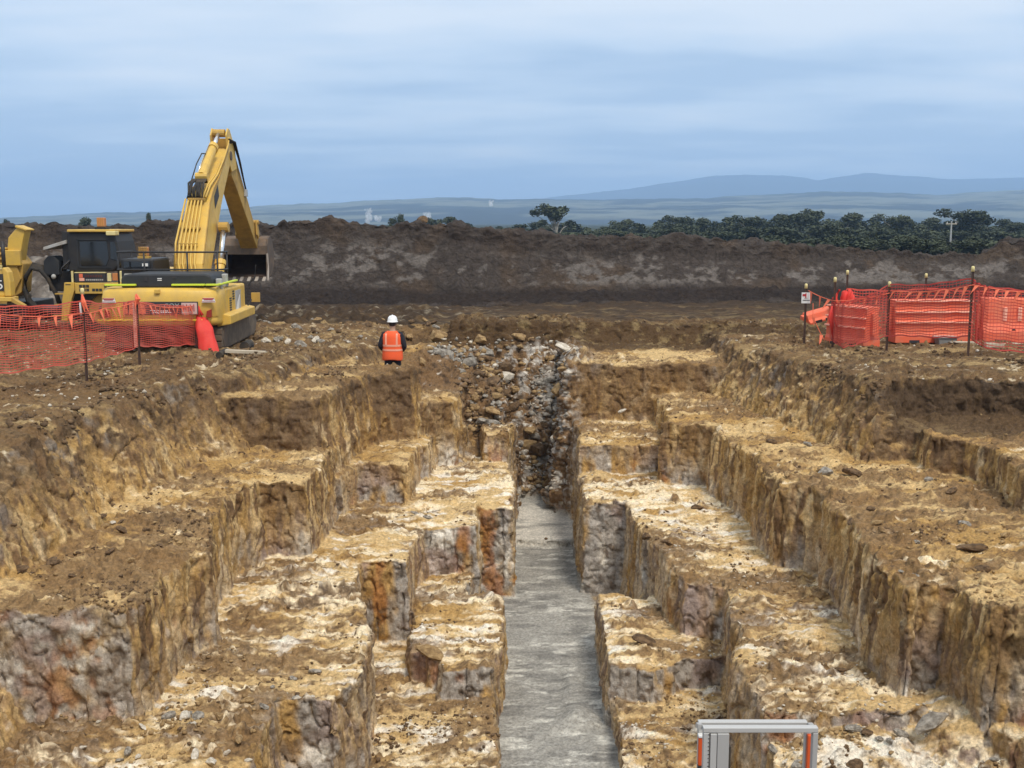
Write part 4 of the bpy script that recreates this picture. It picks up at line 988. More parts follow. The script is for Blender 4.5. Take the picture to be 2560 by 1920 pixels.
def left_fence():
    A = (-11.6, 17.6); B = onz(218, 949, -2.92); Cc = onz(350, 916, -2.93); Dd = onz(497, 878, -2.95)
    r = empty('barrier_fence', (0, 0, 0)); tag(r, 'orange netting fence on thin posts in front of the excavator', 'fence')
    zt = lambda p, sy: ony(0, sy, p[1])[1]
    st = [(A[0], A[1], -1.62, -2.86), (ony(-40, 0, 18.3)[0], 18.3, zt((0, 18.3), 764), zt((0, 18.3), 936)), (B[0], B[1], zt(B, 752), zt(B, 903)), (Cc[0], Cc[1], zt(Cc, 752), zt(Cc, 866)), (Dd[0], Dd[1], zt(Dd, 764), zt(Dd, 860))]
    net_mesh('netting', st, r, 27, th=.0068, vt=.002)
    post(r, *A, -1.4); post(r, *B, zt(B, 727)); post(r, *Cc, zt(Cc, 742), cap=False); post(r, *Dd, zt(Dd, 762), cap=False, lean=.02)
    # gathered ends and tied rags of netting on the posts
    for (p, sy0, sy1, w0) in ((B, 738, 772, .06), (Cc, 738, 757, .05), (Dd, 752, 790, .06)):
        z0, z1 = zt(p, sy0), zt(p, sy1); b = MB()
        for i in range(4): b.tube([(p[0]+random.uniform(-.01, .02), p[1]-.03, z0+random.uniform(-.03, .03)), (p[0]+random.uniform(-.02, .08)+w0*.3, p[1]-.05, (z0+z1)/2), (p[0]+random.uniform(-.03, .12), p[1]-.04, z1+random.uniform(-.06, .03))], [.012, .028, .01], 5)
        b.build('netting_tie', PENN, r)
    MB().tube([(Cc[0]-.04, Cc[1]-.03, zt(Cc, 752)), (Cc[0]-.045, Cc[1]-.035, zt(Cc, 810)), (Cc[0]-.05, Cc[1]-.03, zt(Cc, 868))], .035, 6).build('netting_seam', ORANGE_P, r)
    MB().box(B[0]-.045, B[0]-.015, B[1]-.06, B[1]-.03, zt(B, 788), zt(B, 756)).build('warning_tape', WHITE_P, r)
    Bt, Ct, Dt = (B[0], B[1]-.05, zt(B, 783)), (Cc[0], Cc[1]-.05, zt(Cc, 752)), (Dd[0], Dd[1]-.05, zt(Dd, 762))
    A2 = (ony(-60, 0, 18.2)[0], 18.15, ony(0, 776, 18.15)[1])
    bunting('string of orange pennants along the netting left of the excavator', [A2, Bt], .40, .17, -.05, 'pennant strings on the left fence')
    bunting('string of orange pennants hung across the back of the excavator', [Bt, (lambda q: (q[0], q[1]-.05, zt(q, 770)))(((B[0]*.6+Cc[0]*.4), (B[1]*.6+Cc[1]*.4))), Ct, Dt], .22, .15, -.04, 'pennant strings on the left fence', .25)
    # rolled-up surplus netting leaning at the end of the fence
    rr = empty('netting_roll', (Dd[0], Dd[1]-.1, -2.95)); tag(rr, 'rolled red barrier netting leaning beside the excavator track', 'netting roll')
    k = Dd[1]-.1; top = ony(500, 790, k); bot = ony(528, 888, k-.3)
    t0, t1 = Vector((top[0]-Dd[0], 0, top[1]+2.95)), Vector((bot[0]-Dd[0], -.3, bot[1]+2.95))
    b = MB(); n = 26; m = 18; v = []
    for i in range(m+1):
        t = i/m; p = t0.lerp(t1, t); rad = (.10+.10*min(1, t*3)) if t < .34 else .20+.015*math.sin(t*9)
        for k2 in range(n):
            th = 2*math.pi*k2/n; rr_ = rad*(1+.10*math.sin(3*th+4*t)+.06*math.sin(7*th+t*11)); v.append((p.x+rr_*math.cos(th), p.y+rr_*math.sin(th)*.8, p.z+.03*math.sin(th*2+t*5)))
    f = [(i*n+k2, i*n+(k2+1) % n, (i+1)*n+(k2+1) % n, (i+1)*n+k2) for i in range(m) for k2 in range(n)]+[tuple(range(n)), tuple(range(m*n, m*n+n))]
    b.add(v, f).build('roll', ROLLC, rr, 0, True)
    b = MB()
    for i in range(9):
        th = i*.7; b.tube([(t0.x+.09*math.cos(th), .08*math.sin(th)-.03, t0.z+.02), (t0.x+.03*math.cos(th)-.02, .03*math.sin(th)-.03, t0.z+.16), (t0.x+.05*math.cos(th+1)-.05, -.02, t0.z+.30)], [.02, .022, .008], 5)
    b.build('gathered_end', ROLLC, rr, 0, True)
left_fence()

def barrier_long(name, label, loc, rz, L=1.95, H=1.0, ledges=True, slots=0, group=None, hole=False):
    """water filled plastic barrier: moulded section with stepped ledges, fork pockets, end lugs (local x along its length)"""
    r = empty(name, loc, rz); tag(r, label, 'barrier', group)
    if ledges: pr = [(-.28, 0), (-.28, .16), (-.24, .24), (-.24, .44), (-.29, .46), (-.29, .50), (-.22, .53), (-.22, .68), (-.27, .70), (-.27, .74), (-.19, .77), (-.19, .93), (-.24, .95), (-.24, 1.0)]
    else: pr = [(-.28, 0), (-.28, .22), (-.18, .42), (-.13, .95), (-.10, 1.0)]
    pr = [(y, z*H) for y, z in pr]; pr = pr+[(-y, z) for y, z in pr[::-1]]
    MB().prism(pr, -L/2, L/2, 'x').build('shell', ORANGE, r, .012)
    if ledges:
        for z in (.48, .72, .975):
            y = {.48: .29, .72: .27, .975: .24}[z]
            MB().box(-L/2-.01, L/2+.01, -y-.008, -y+.05, z*H-.02, z*H+.022).build('ledge', ORANGE_P, r, .008)
    for x in (-L*.25, L*.2):
        MB().box(x-.13, x+.13, -.283, -.27, .0, .07).build('fork_pocket', INK, r)
    if slots:
        for i in range(slots):
            x = -L*.18+.36*i; MB().box(x-.05, x+.05, -.165-.035, -.14, .52, .86).build('moulded_slot', ORANGE_P, r, .02)
    if hole: MB().tube([(-.1, -.245, .27), (-.1, -.21, .29)], .06, 14).build('drain_plug', INK, r)
    for s in (-1, 1): MB().box(s*L/2-(.0 if s > 0 else .09), s*L/2+(.09 if s > 0 else 0), -.07, .07, .3*H, .85*H).build('end_lug', ORANGE, r, .01)
    return r
def right_enclosure():
    zt = lambda y, sy: ony(0, sy, y)[1]
    g = lambda sx, sy: onz(sx, sy, -2.96)
    Pa, Pb, Pd, Pf = g(2010, 855), g(2081, 864), g(2216, 872), g(2419, 895)
    Pc = (ony(2118, 700, 29.2)[0], 29.2); Pe = (ony(2315, 700, 29.2)[0], 29.2); Pg = (Pf[0]+2.2, Pf[1]+.3)
    # main net facing the pit
    r = empty('barrier_fence', (0, 0, 0)); tag(r, 'orange netting fence round the stacked plastic barriers on the right', 'fence')
    st = [(Pb[0]-.05, Pb[1]+.1, zt(Pb[1], 752), zt(Pb[1], 845)), (ony(2110, 0, Pb[1]-.5)[0], Pb[1]-.5, zt(Pb[1]-.5, 756), zt(Pb[1]-.5, 868)), (Pd[0], Pd[1], zt(Pd[1], 712), zt(Pd[1], 838)), (Pf[0], Pf[1], zt(Pf[1], 696), zt(Pf[1], 842)), (ony(2470, 0, Pf[1]-.1)[0], Pf[1]-.1, zt(Pf[1], 716), zt(Pf[1], 868)), (Pg[0], Pg[1]-.6, zt(Pg[1]-.6, 728), zt(Pg[1]-.6, 892))]
    net_mesh('netting', st, r, 20, th=.0085, vt=.003, mat=NETD)
    st2 = [(ony(2100, 0, 28.6)[0], 28.6, zt(28.6, 730), zt(28.6, 850)), (Pc[0], Pc[1], zt(29.2, 722), zt(29.2, 842)), (Pe[0], Pe[1], zt(29.2, 722), zt(29.2, 842)), (Pe[0]+3.6, Pe[1], zt(29.2, 725), zt(29.2, 842))]
    net_mesh('netting', st2, r, 17, th=.011, vt=.006)
    for p, sy, zz in ((Pb, 698, None), (Pd, 709, None), (Pf, 671, None), (Pg, 690, None), (Pc, 680, -3.2), (Pe, 688, -3.2)):
        post(r, p[0], p[1], zt(p[1], sy), zb=zz)
    b = MB()      # bunched netting behind the second post
    for i in range(10):
        x0 = ony(random.uniform(2095, 2130), 0, 28.0)[0]; b.tube([(x0, 28+random.uniform(-.1, .1), zt(28, random.uniform(722, 730))), (x0+random.uniform(-.12, .05), 28, zt(28, 745)), (x0+random.uniform(-.3, .1), 28, zt(28, random.uniform(765, 790)))], [.03, .07, .02], 6)
    b.build('bunched_netting', ROLLC, r, 0, True)
    b = MB()
    for i in range(6): b.tube([(Pb[0]+random.uniform(-.06, .0), Pb[1], zt(Pb[1], 765)), (Pb[0]-.08+random.uniform(-.05, .1), Pb[1], zt(Pb[1], 790)), (Pb[0]-.04+random.uniform(-.05, .12), Pb[1]-.05, zt(Pb[1], random.uniform(815, 845)))], [.02, .035, .015], 6)
    b.build('bunched_netting', ROLLC, r, 0, True)
    # sign post standing apart
    s_ = empty('sign_post', (Pa[0], Pa[1], ground_z(*Pa)-.02)); tag(s_, 'white warning sign with red mark on a capped post left of the netting', 'sign')
    zb = s_.location.z; z0, z1 = zt(Pa[1], 758)-zb, zt(Pa[1], 731)-zb; x0, x1 = ony(2000.5, 0, Pa[1])[0]-Pa[0], ony(2023, 0, Pa[1])[0]-Pa[0]
    p = post(s_, 0, 0, zt(Pa[1], 714)-zb, zb=-.3)
    pl = MB().box(x0, x1, -.05, -.035, z0, z1).build('sign_plate', WHITE_P, s_, .003)
    w_, h_ = x1-x0, z1-z0
    MB().box(x0+w_*.10, x0+w_*.46, -.056, -.0505, z1-h_*.34, z1-h_*.14).build('red_mark', INK_R, pl)
    MB().box(x0+w_*.40, x0+w_*.52, -.060, -.0565, z1-h_*.52, z1-h_*.06).build('red_bar', INK_R, pl)
    b = MB(); k = x0+w_*.14
    while k < x1-w_*.16: q = random.uniform(.012, .03); b.box(k, k+q, -.056, -.0505, z0+h_*.24, z0+h_*.32); k += q+.006
    b.build('sign_print', INK, pl)
    MB().box(x0+w_*.3, x0+w_*.66, -.0565, -.0512, z0+h_*.42, z0+h_*.47).build('sign_line', GREYP, pl)
    # pennants
    bunting('short string of pennants from the white sign to the netting', [(Pa[0]+.05, Pa[1]-.05, zt(Pa[1], 726)), (Pb[0], Pb[1]-.05, zt(Pb[1], 752)), (Pd[0], Pd[1]-.05, zt(Pd[1], 732))], .32, .17, -.04, 'pennant strings on the right fence')
    bunting('long string of pale pennants over the stacked barriers on the right', [(Pd[0], Pd[1]-.06, zt(Pd[1], 727)), (Pf[0], Pf[1]-.06, zt(Pf[1], 712)), (Pg[0], Pg[1]-.65, zt(Pg[1], 728))], .24, .18, -.10, 'pennant strings on the right fence')
    bunting('loose pennant cord trailing from the white sign down to the ground', [(Pa[0]+.17, Pa[1]-.06, zt(Pa[1], 758)), (Pa[0]+.17, Pa[1]-.1, zt(Pa[1], 790)), (Pa[0]+.45, Pa[1]-.2, -2.90)], .5, .17, 0, 'pennant strings on the right fence', .35)
    # barriers
    cb = ony(2135, 0, 27.0)
    barrier_long('plastic_barrier', 'orange plastic barrier with pale ledges standing end-on under bunched netting', (cb[0], 27.1, ground_z(cb[0], 26.9)-.02), R(-62), 1.3, .98)
    l = barrier_long('plastic_barrier', 'long orange plastic barrier lying behind the netting between two tall posts', (ony(2325, 0, 27.5)[0], 27.5, -2.98), R(3), 1.96, 1.06)
    barrier_long('plastic_barrier', 'orange plastic barrier with moulded slots and drain hole at right edge', (ony(2545, 0, 27.2)[0], 27.4, -2.96), R(-2), 1.7, 1.10, False, 3, None, True)
    b3 = barrier_long('plastic_barrier', 'tipped orange plastic barrier jutting left of the netting towards the sign', (ony(2062, 0, 27.8)[0], 28.3, -2.45), R(10), .8, .22, False)
    b3.rotation_euler = (R(12), R(-14), R(12))
    # clutter on the ground
    t = g(2367, 858); tb = empty('plastic_tub', (t[0], t[1]+.1, ground_z(*t)-.01)); tag(tb, 'grey plastic tub on the ground before the long barrier', 'tub')
    MB().prism([(-.20, 0), (.20, 0), (.24, .17), (-.24, .17)], -.16, .16, 'y').build('tub_body', TUB, tb, .02)
    MB().box(-.27, .27, -.19, .19, .175, .21).build('lid', GREYP, tb, .012)
    for (x0s, x1s, y_, hh, lab) in ((2388, 2448, 26.2, .03, 'pale timber plank between grey tub and tall post'), (2466, 2512, 25.6, .10, 'short pale timber block inside the netting on the right'), (2508, 2600, 26.6, .05, 'long pale timber plank under the netting at right edge')):
        xa, xb = ony(x0s, 0, y_)[0], ony(x1s, 0, y_)[0]; zz = ground_z((xa+xb)/2, y_)
        o = MB().box(-(xb-xa)/2, (xb-xa)/2, -.07, .07, 0, hh).build('timber_plank', WOOD, None, .006); o.location = ((xa+xb)/2, y_, zz+.02); o.rotation_euler = (0, R(1.5), R(4)); tag(o, lab, 'plank', 'timber by the barriers')
    xa, xb = ony(566, 0, 24.2)[0], ony(662, 0, 24.0)[0]
    o = MB().box(-(xb-xa)/2, (xb-xa)/2, -.06, .06, 0, .07).build('timber_plank', WOOD, None, .006); o.location = ((xa+xb)/2, 24.0, ground_z((xa+xb)/2, 24.0)+.03); o.rotation_euler = (0, R(2), R(-3)); tag(o, 'pale timber plank lying right of the red netting roll', 'plank')
    xp = ony(556, 0, 24.2)[0]; o = MB().tube([(0, -.3, .07), (0, .3, .09)], .075, 12).build('pipe_offcut', RUB); o.location = (xp, 24.1, ground_z(xp, 24.1)); tag(o, 'black pipe offcut beside the plank by the netting roll', 'pipe')
    xp = ony(614, 0, 26)[0]; o = MB().tube([(0, -.2, .1), (0, .3, .1)], .12, 12).build('pipe_offcut', RUB); o.location = (xp, 26, ground_z(xp, 26)); tag(o, 'black pipe end by the excavator right track', 'pipe')
right_enclosure()

# ------------------------------------------------------------------ aluminium ladder head at the edge of the near bank
def build_ladder():
    y0 = 5.45; X = lambda sx: ony(sx, 1860, y0)[0]
    def Z(sy, y=y0): return ony(0, sy, y)[1]
    r = empty('access_ladder', (X(1895), y0, Z(1920)-1.6)); tag(r, 'aluminium ladder top with orange fibreglass bars at the bottom of the picture', 'ladder')
    ox, oy, oz = r.location; bx = lambda m, sx0, sx1, ya, yb, z0, z1: m.box(X(sx0)-ox, X(sx1)-ox, ya, yb, z0-oz, z1-oz)
    zb = oz-.4; t = .024
    # front frame: mitred header and stiles
    m = MB(); bx(m, 1756, 2042, -.02, .02, Z(1828), Z(1816)); m.build('header', ALU, r, .003)
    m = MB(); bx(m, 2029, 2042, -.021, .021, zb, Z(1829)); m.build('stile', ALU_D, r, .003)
    m = MB(); bx(m, 1757, 1771, -.021, .021, zb, Z(1829)); st = m.build('stile', ALU, r, .003)
    b = MB()
    for i in range(60):
        z = Z(1832)-.022*i; b.box(X(1768)-ox, X(1768+(5 if i % 5 == 0 else 3))-ox, -.0235, -.0215, z-oz-.002, z-oz+.002)
    b.build('tick_mark', INK, st)
    m = MB(); bx(m, 1774, 1790, -.026, .02, zb, Z(1830)); m.build('channel_web', ALU, r, .003)
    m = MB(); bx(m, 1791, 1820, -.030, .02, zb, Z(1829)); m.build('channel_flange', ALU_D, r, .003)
    m = MB(); bx(m, 1824, 1831, .03, .05, zb, Z(1874)); m.build('rubber_stop', RUB, r, .003)
    # rear frame set back 0.35 m
    yr = 5.45+.30; Xr = lambda sx: ony(sx, 1860, yr)[0]; Zr = lambda sy: ony(0, sy, yr)[1]; d = yr-y0
    m = MB(); m.box(Xr(1744)-ox, Xr(2015)-ox, d-.02, d+.02, Zr(1814)-oz, Zr(1802)-oz); m.build('rear_header', ALU, r, .003)
    for (a, c) in ((1744, 1754), (2010, 2024)):
        m = MB(); m.box(Xr(a)-ox, Xr(c)-ox, d-.02, d+.02, zb-oz, Zr(1815)-oz)
        m.build('rear_stile', ALU, r, .003)
    for (a, c, s0, s1) in ((1743, 1755, 1833, 1904), (2013, 2024, 1829, 1990)):
        m = MB(); m.box(Xr(a)-ox, Xr(c)-ox, d-.05, d-.022, Zr(s1)-oz, Zr(s0)-oz); f_ = m.build('fibreglass_bar', FIBRE, r, .004)
    m = MB(); m.box(Xr(1742)-ox, Xr(1757)-ox, d-.055, d-.018, Zr(1834)-oz, Zr(1829)-oz); m.build('bar_cap', WHITE_P, r, .002)
    m = MB(); m.box(Xr(1743)-ox, Xr(1756)-ox, d-.055, d-.02, Zr(1960)-oz, Zr(1905)-oz); m.build('rubber_foot', RUB, r, .003)
    for sx in (1752, 2030):                       # side rails joining the two frames at the top
        m = MB(); m.add([(X(sx)-ox-.012, .021, Z(1828)-oz), (X(sx)-ox+.012, .021, Z(1828)-oz), (X(sx)-ox+.012, .021, Z(1816)-oz), (X(sx)-ox-.012, .021, Z(1816)-oz),
                         (Xr(sx-10)-ox-.012, d-.021, Zr(1814)-oz), (Xr(sx-10)-ox+.012, d-.021, Zr(1814)-oz), (Xr(sx-10)-ox+.012, d-.021, Zr(1802)-oz), (Xr(sx-10)-ox-.012, d-.021, Zr(1802)-oz)],
                        [(0, 1, 2, 3), (4, 5, 6, 7), (0, 1, 5, 4), (1, 2, 6, 5), (2, 3, 7, 6), (3, 0, 4, 7)]); m.build('side_rail', ALU, r)
    for i in range(6):
        z = Z(1920)-.25-.27*i; m = MB(); m.box(X(1820)-ox, X(2030)-ox, -.018, .018, z-oz, z-oz+.03); m.build('rung', ALU, r, .003)
build_ladder()
print('site objects', time.time()-T0)
#==END3
# ------------------------------------------------------------------ worker (seen from behind, standing in the hollow beyond the bench)
SKIN = paint('skin', (.46, .27, .18), .6, .05); NAVY = paint('navy_cloth', (.012, .012, .020), .85, .12, (.05, .045, .04), 6)
VEST = paint('orange_vest_cloth', (.90, .115, .03), .7, .05); TAPE = paint('reflective_tape', (.86, .36, .24), .4, .05); HAT = paint('white_helmet', (.82, .82, .80), .3, .03)
HAIR = paint('dark_hair', (.03, .02, .015), .8, .0)
def skinned(name, pts, edges, mat, parent, sub=1):
    me = bpy.data.meshes.new(name); me.from_pydata([p[:3] for p in pts], edges, []); me.materials.append(mat)
    o = bpy.data.objects.new(name, me); COL.objects.link(o); o.parent = parent
    o.modifiers.new('skin', 'SKIN'); o.modifiers['skin'].use_smooth_shade = True
    for i, v in enumerate(me.skin_vertices[0].data):
        v.radius = pts[i][3] if isinstance(pts[i][3], tuple) else (pts[i][3], pts[i][3]); v.use_root = i == 0
    s = o.modifiers.new('sub', 'SUBSURF'); s.levels = sub; s.render_levels = sub
    return o
def build_person():
    px, py = -2.78, 25.4
    r = empty('person', (px, py, -3.97), R(-4)); r.scale = (.97, .97, .945); r.location.z = -3.93; tag(r, 'person in white helmet and orange hi-vis vest facing away from the camera', 'person')
    # pelvis root, spine, neck, head, legs, arms (left arm bent, hands together in front)
    P_ = [(0, 0, .98, (.15, .11)), (0, .01, 1.18, (.15, .11)), (0, .0, 1.38, (.17, .11)), (0, .02, 1.50, (.06, .06)), (0, .05, 1.58, (.075, .09)), (0, .06, 1.69, (.078, .10)), (0, .05, 1.77, (.05, .07))]
    E_ = [(0, 1), (1, 2), (2, 3), (3, 4), (4, 5), (5, 6)]
    for s in (-1, 1):
        k = len(P_)
        P_ += [(s*.10, 0, .88, .095), (s*.12, .03, .50, .06), (s*.13, -.02, .09, .042), (s*.14, .13, .03, (.045, .03))]
        E_ += [(0, k), (k, k+1), (k+1, k+2), (k+2, k+3)]
        k = len(P_)
        P_ += [(s*.19, .0, 1.42, .062), (s*.27, -.02, 1.14, .046), (s*.19, .20, 1.00, .034), (s*.15, .27, .985, (.038, .02))]
        E_ += [(2, k), (k, k+1), (k+1, k+2), (k+2, k+3)]
        hk = len(P_)-1
        for i in range(4):
            q = len(P_); bx = s*(.15-.015*i); ln = (.035, .042, .04, .03)[i]
            P_ += [(bx-s*.01, .30, 1.005-.02*i, .0095), (bx-s*.035, .30+ln, .99-.02*i, .0085), (bx-s*.06, .30+ln*.6, .975-.02*i, .007)]
            E_ += [(hk, q), (q, q+1), (q+1, q+2)]
        q = len(P_); P_ += [(s*.14, .255, 1.02, .011), (s*.12, .285, 1.04, .009)]; E_ += [(hk, q), (q, q+1)]
    body = skinned('body', P_, E_, SKIN, r, 1)
    # face (away from the camera)
    MB().tube([(0, .14, 1.70), (0, .185, 1.665), (0, .15, 1.655)], [.010, .017, .012], 8).build('nose', SKIN, body, 0, True)
    for s in (-1, 1):
        MB().ball((s*.032, .150, 1.695), .012).build('eye', WHITE_P, body, 0, True)
        MB().ball((s*.082, .05, 1.68), .028, 8, 6, (.35, .7, 1.1)).build('ear', SKIN, body, 0, True)
    MB().box(-.025, .025, .146, .156, 1.618, 1.626).build('mouth', INK_R, body)
    MB().ball((0, .03, 1.70), .098, 12, 8, (.92, 1.05, .95)).build('hair', HAIR, r, 0, True)
    # jacket sleeves and collar, trousers, boots
    J = [(0, 0, 1.05, (.165, .12)), (0, .01, 1.2, (.165, .125)), (0, 0, 1.40, (.185, .125)), (0, .015, 1.50, (.085, .08))]; e = [(0, 1), (1, 2), (2, 3)]
    for s in (-1, 1):
        k = len(J); J += [(s*.20, 0, 1.425, .085), (s*.30, -.03, 1.13, .068), (s*.21, .18, 1.00, .052)]; e += [(2, k), (k, k+1), (k+1, k+2)]
    skinned('jacket', J, e, NAVY, r, 1)
    T = [(0, 0, 1.02, (.165, .125)), (0, 0, .93, (.165, .13))]; e = [(0, 1)]
    for s in (-1, 1):
        k = len(T); T += [(s*.105, 0, .82, .115), (s*.125, .03, .5, .085), (s*.135, -.02, .10, .07)]; e += [(1, k), (k, k+1), (k+1, k+2)]
    skinned('trousers', T, e, NAVY, r, 1)
    for s in (-1, 1):
        MB().prism([(-.09, 0), (.22, 0), (.23, .05), (.10, .10), (.05, .20), (-.09, .20)], s*.135-.055, s*.135+.055, 'x').build('boot', RUB, r, .02)
    # vest: hangs loose to the hips
    rings = [(.80, .245, .180), (.83, .252, .185), (.95, .246, .176), (1.1, .238, .168), (1.25, .242, .160), (1.36, .25, .152), (1.44, .235, .138), (1.49, .17, .112), (1.515, .105, .09)]
    def shell(lo, hi, k=0.0):
        zs = [q for q in rings if lo < q[0] < hi]; ip = lambda z, j: float(np.interp(z, [q[0] for q in rings], [q[j] for q in rings]))
        zz = [lo]+[q[0] for q in zs]+[hi]; b = MB(); n = 28; v = []
        for z in zz:
            for i in range(n):
                th = 2*math.pi*i/n; fl = 1+.02*math.sin(th*5+z*6); v.append(((ip(z, 1)+k)*math.cos(th)*fl, (ip(z, 2)+k)*math.sin(th)*fl+.0, z+.012*math.sin(th*3)*(z < .9)))
        b.add(v, [(a*n+i, a*n+(i+1) % n, (a+1)*n+(i+1) % n, (a+1)*n+i) for a in range(len(zz)-1) for i in range(n)]); return b
    ve = shell(.80, 1.515).build('vest', VEST, r, 0, True); ve.modifiers.new('thick', 'SOLIDIFY').thickness = .008
    for z in (1.03, 1.14): b = shell(z, z+.045, .006).build('reflective_band', TAPE, ve, 0, True)
    for x in (-.13, .13):
        b = MB(); v = []
        for z in np.linspace(1.185, 1.46, 8):
            ip = lambda j: float(np.interp(z, [q[0] for q in rings], [q[j] for q in rings]))
            y = -(ip(2)+.010)*math.sqrt(max(0.05, 1-(x/(ip(1)+.01))**2)); v += [(x-.022, y-.004, z), (x+.022, y-.004, z)]
        b.add(v, [(2*i, 2*i+1, 2*i+3, 2*i+2) for i in range(7)]); b.build('shoulder_tape', TAPE, ve).modifiers.new('t', 'SOLIDIFY').thickness = .004
    # helmet with brim
    b = MB(); n = 24; pr = [(.145, 1.735), (.128, 1.745), (.125, 1.79), (.108, 1.845), (.07, 1.880), (.02, 1.893)]; v = []
    for (q, z) in pr:
        for i in range(n):
            th = 2*math.pi*i/n; v.append((q*.93*math.cos(th), .045+q*1.12*math.sin(th)+(.03 if q > .14 and math.sin(th) > .3 else 0), z))
    b.add(v, [(a*n+i, a*n+(i+1) % n, (a+1)*n+(i+1) % n, (a+1)*n+i) for a in range(len(pr)-1) for i in range(n)]+[tuple(range((len(pr)-1)*n, len(pr)*n))])
    h = b.build('helmet', HAT, r, 0, True); h.modifiers.new('thick', 'SOLIDIFY').thickness = .006
    MB().tube([(0, -.08, 1.865), (0, .04, 1.9), (0, .15, 1.868)], .012, 6).build('helmet_ridge', HAT, h, 0, True)
build_person()

# ------------------------------------------------------------------ stones and clods
def rock_mat(name, a, b, sc=5):
    m, N, L, p = new_mat(name); p.inputs['Roughness'].default_value = .95; p.inputs['Specular IOR Level'].default_value = .15
    tc = N.new('ShaderNodeTexCoord'); n = N.new('ShaderNodeTexNoise'); n.inputs['Scale'].default_value = sc; n.inputs['Detail'].default_value = 6; n.inputs['Roughness'].default_value = .65
    L.new(tc.outputs['Object'], n.inputs['Vector']); rp = N.new('ShaderNodeValToRGB'); L.new(n.outputs[0], rp.inputs[0])
    rp.color_ramp.elements[0].position = .38; rp.color_ramp.elements[0].color = (*a, 1); rp.color_ramp.elements[1].position = .62; rp.color_ramp.elements[1].color = (*b, 1)
    L.new(rp.outputs[0], p.inputs['Base Color'])
    bp = N.new('ShaderNodeBump'); bp.inputs['Strength'].default_value = .5; bp.inputs['Distance'].default_value = .03; L.new(n.outputs[0], bp.inputs['Height']); L.new(bp.outputs[0], p.inputs['Normal'])
    return m
RK = {'grey': rock_mat('grey_clay_stone', (.15, .13, .105), (.38, .34, .285)), 'pale': rock_mat('pale_clay_stone', (.40, .34, .26), (.66, .60, .50)),
      'brown': rock_mat('brown_clod', (.075, .048, .028), (.19, .12, .066)), 'tan': rock_mat('tan_clod', (.20, .125, .06), (.40, .27, .13))}
def rock_mesh(seed, sub=2, flat=.75):
    bm = bmesh.new(); bmesh.ops.create_icosphere(bm, subdivisions=sub, radius=.5); rr = random.Random(seed)
    V_ = np.array([v.co for v in bm.verts]); o = seed*3.7
    d = 1+.42*fbm(V_[:, 0]*2.2+o, V_[:, 1]*2.2, V_[:, 2]*2.2, 2)
    for _ in range(7):                      # chipped facets
        nrm = np.array([rr.gauss(0, 1), rr.gauss(0, 1), rr.gauss(0, 1)]); nrm /= np.linalg.norm(nrm); k = rr.uniform(.26, .40)
        h = (V_*d[:, None])@nrm; d = np.where(h > k, d*k/np.maximum(h, 1e-6), d)
    V_ = V_*d[:, None]*np.array([1, rr.uniform(.6, .95), flat*rr.uniform(.7, 1.1)])
    for v, c in zip(bm.verts, V_): v.co = c
    me = bpy.data.meshes.new('rock'); bm.to_mesh(me); bm.free(); me.materials.append(RK['grey']); return me
RM = [rock_mesh(i) for i in range(9)]
def rock(x, y, z, s, mat, label, group=None, sc=(1, 1, 1), rot=None, cat='rock', name='rock'):
    o = bpy.data.objects.new(name, random.choice(RM)); COL.objects.link(o)
    o.material_slots[0].link = 'OBJECT'; o.material_slots[0].material = RK[mat]
    o.location = (x, y, z); o.scale = tuple(s*k for k in sc); o.rotation_euler = rot or (random.uniform(-.4, .4), random.uniform(-.4, .4), random.uniform(0, 6.28))
    return tag(o, label, cat, group)
def rock_px(sx, sy, zl, wpx, mat, label, sc=(1, 1, .8), rot=None, lift=.25):
    x, y = onz(sx, sy, zl); z = ground_z(x, y, .2); s = wpx/2.5*y/F_PX
    return rock(x, y, z+s*lift*sc[2], s, mat, label, None, sc, rot)

rock_px(2433, 1372, -4.2, 92, 'brown', 'flat brown slab lying on the right bench near the picture edge', (1, .6, .32), (0, 0, .1), .3)
rock_px(2062, 1190, -4.2, 42, 'grey', 'grey rounded lump on the right bench at the foot of the high wall')
rock_px(2128, 1188, -4.2, 60, 'brown', 'dark brown clod heap beside the grey lump on the right bench', (1, .7, .7))
rock_px(125, 1405, -4.2, 62, 'brown', 'dark flat clod at the foot of the far left wall', (1, .6, .45))
rock_px(45, 1420, -4.2, 60, 'brown', 'dark broken clod nearest the left picture edge', (1, .7, .5))
rock_px(180, 1345, -4.2, 40, 'tan', 'small tan clod below the rounded buttress on the left', (1, .8, .7))
rock_px(283, 1315, -4.2, 22, 'pale', 'small white stone at the corner of the left buttress', (1, .8, .7))
rock_px(330, 1428, -4.2, 22, 'brown', 'lone round dark stone on the left ochre bench', (1, .8, .8))
rock_px(320, 1875, -5.5, 40, 'grey', 'rounded mauve grey stone on the whitish bench at lower left', (1, .9, .9))
rock_px(596, 1850, -5.5, 66, 'tan', 'rusty brown slab on the whitish bench left of the grey pillar', (1, .6, .4))
rock_px(465, 1800, -5.5, 45, 'pale', 'pale angular block in the crumbs under the near left wall', (1, .8, .8))
rock_px(360, 1822, -5.5, 38, 'pale', 'flat cream chip in the crumbs under the near left wall', (1, .6, .4))
rock_px(1610, 1615, -6.36, 92, 'brown', 'brown crumbly block on the low right bench beside the trench', (1, .6, .45))
rock_px(1080, 1640, -6.36, 95, 'tan', 'tan rounded clay block lying on the low left bench front edge', (1, .6, .5), (.2, .25, -.2))
rock_px(1040, 1290, -5.5, 34, 'grey', 'flat grey stone left of centre on the stepped white bench', (1, .7, .4))
rock_px(1070, 1300, -5.5, 28, 'grey', 'smaller grey stone right beside the flat one on the white bench', (1, .7, .5))
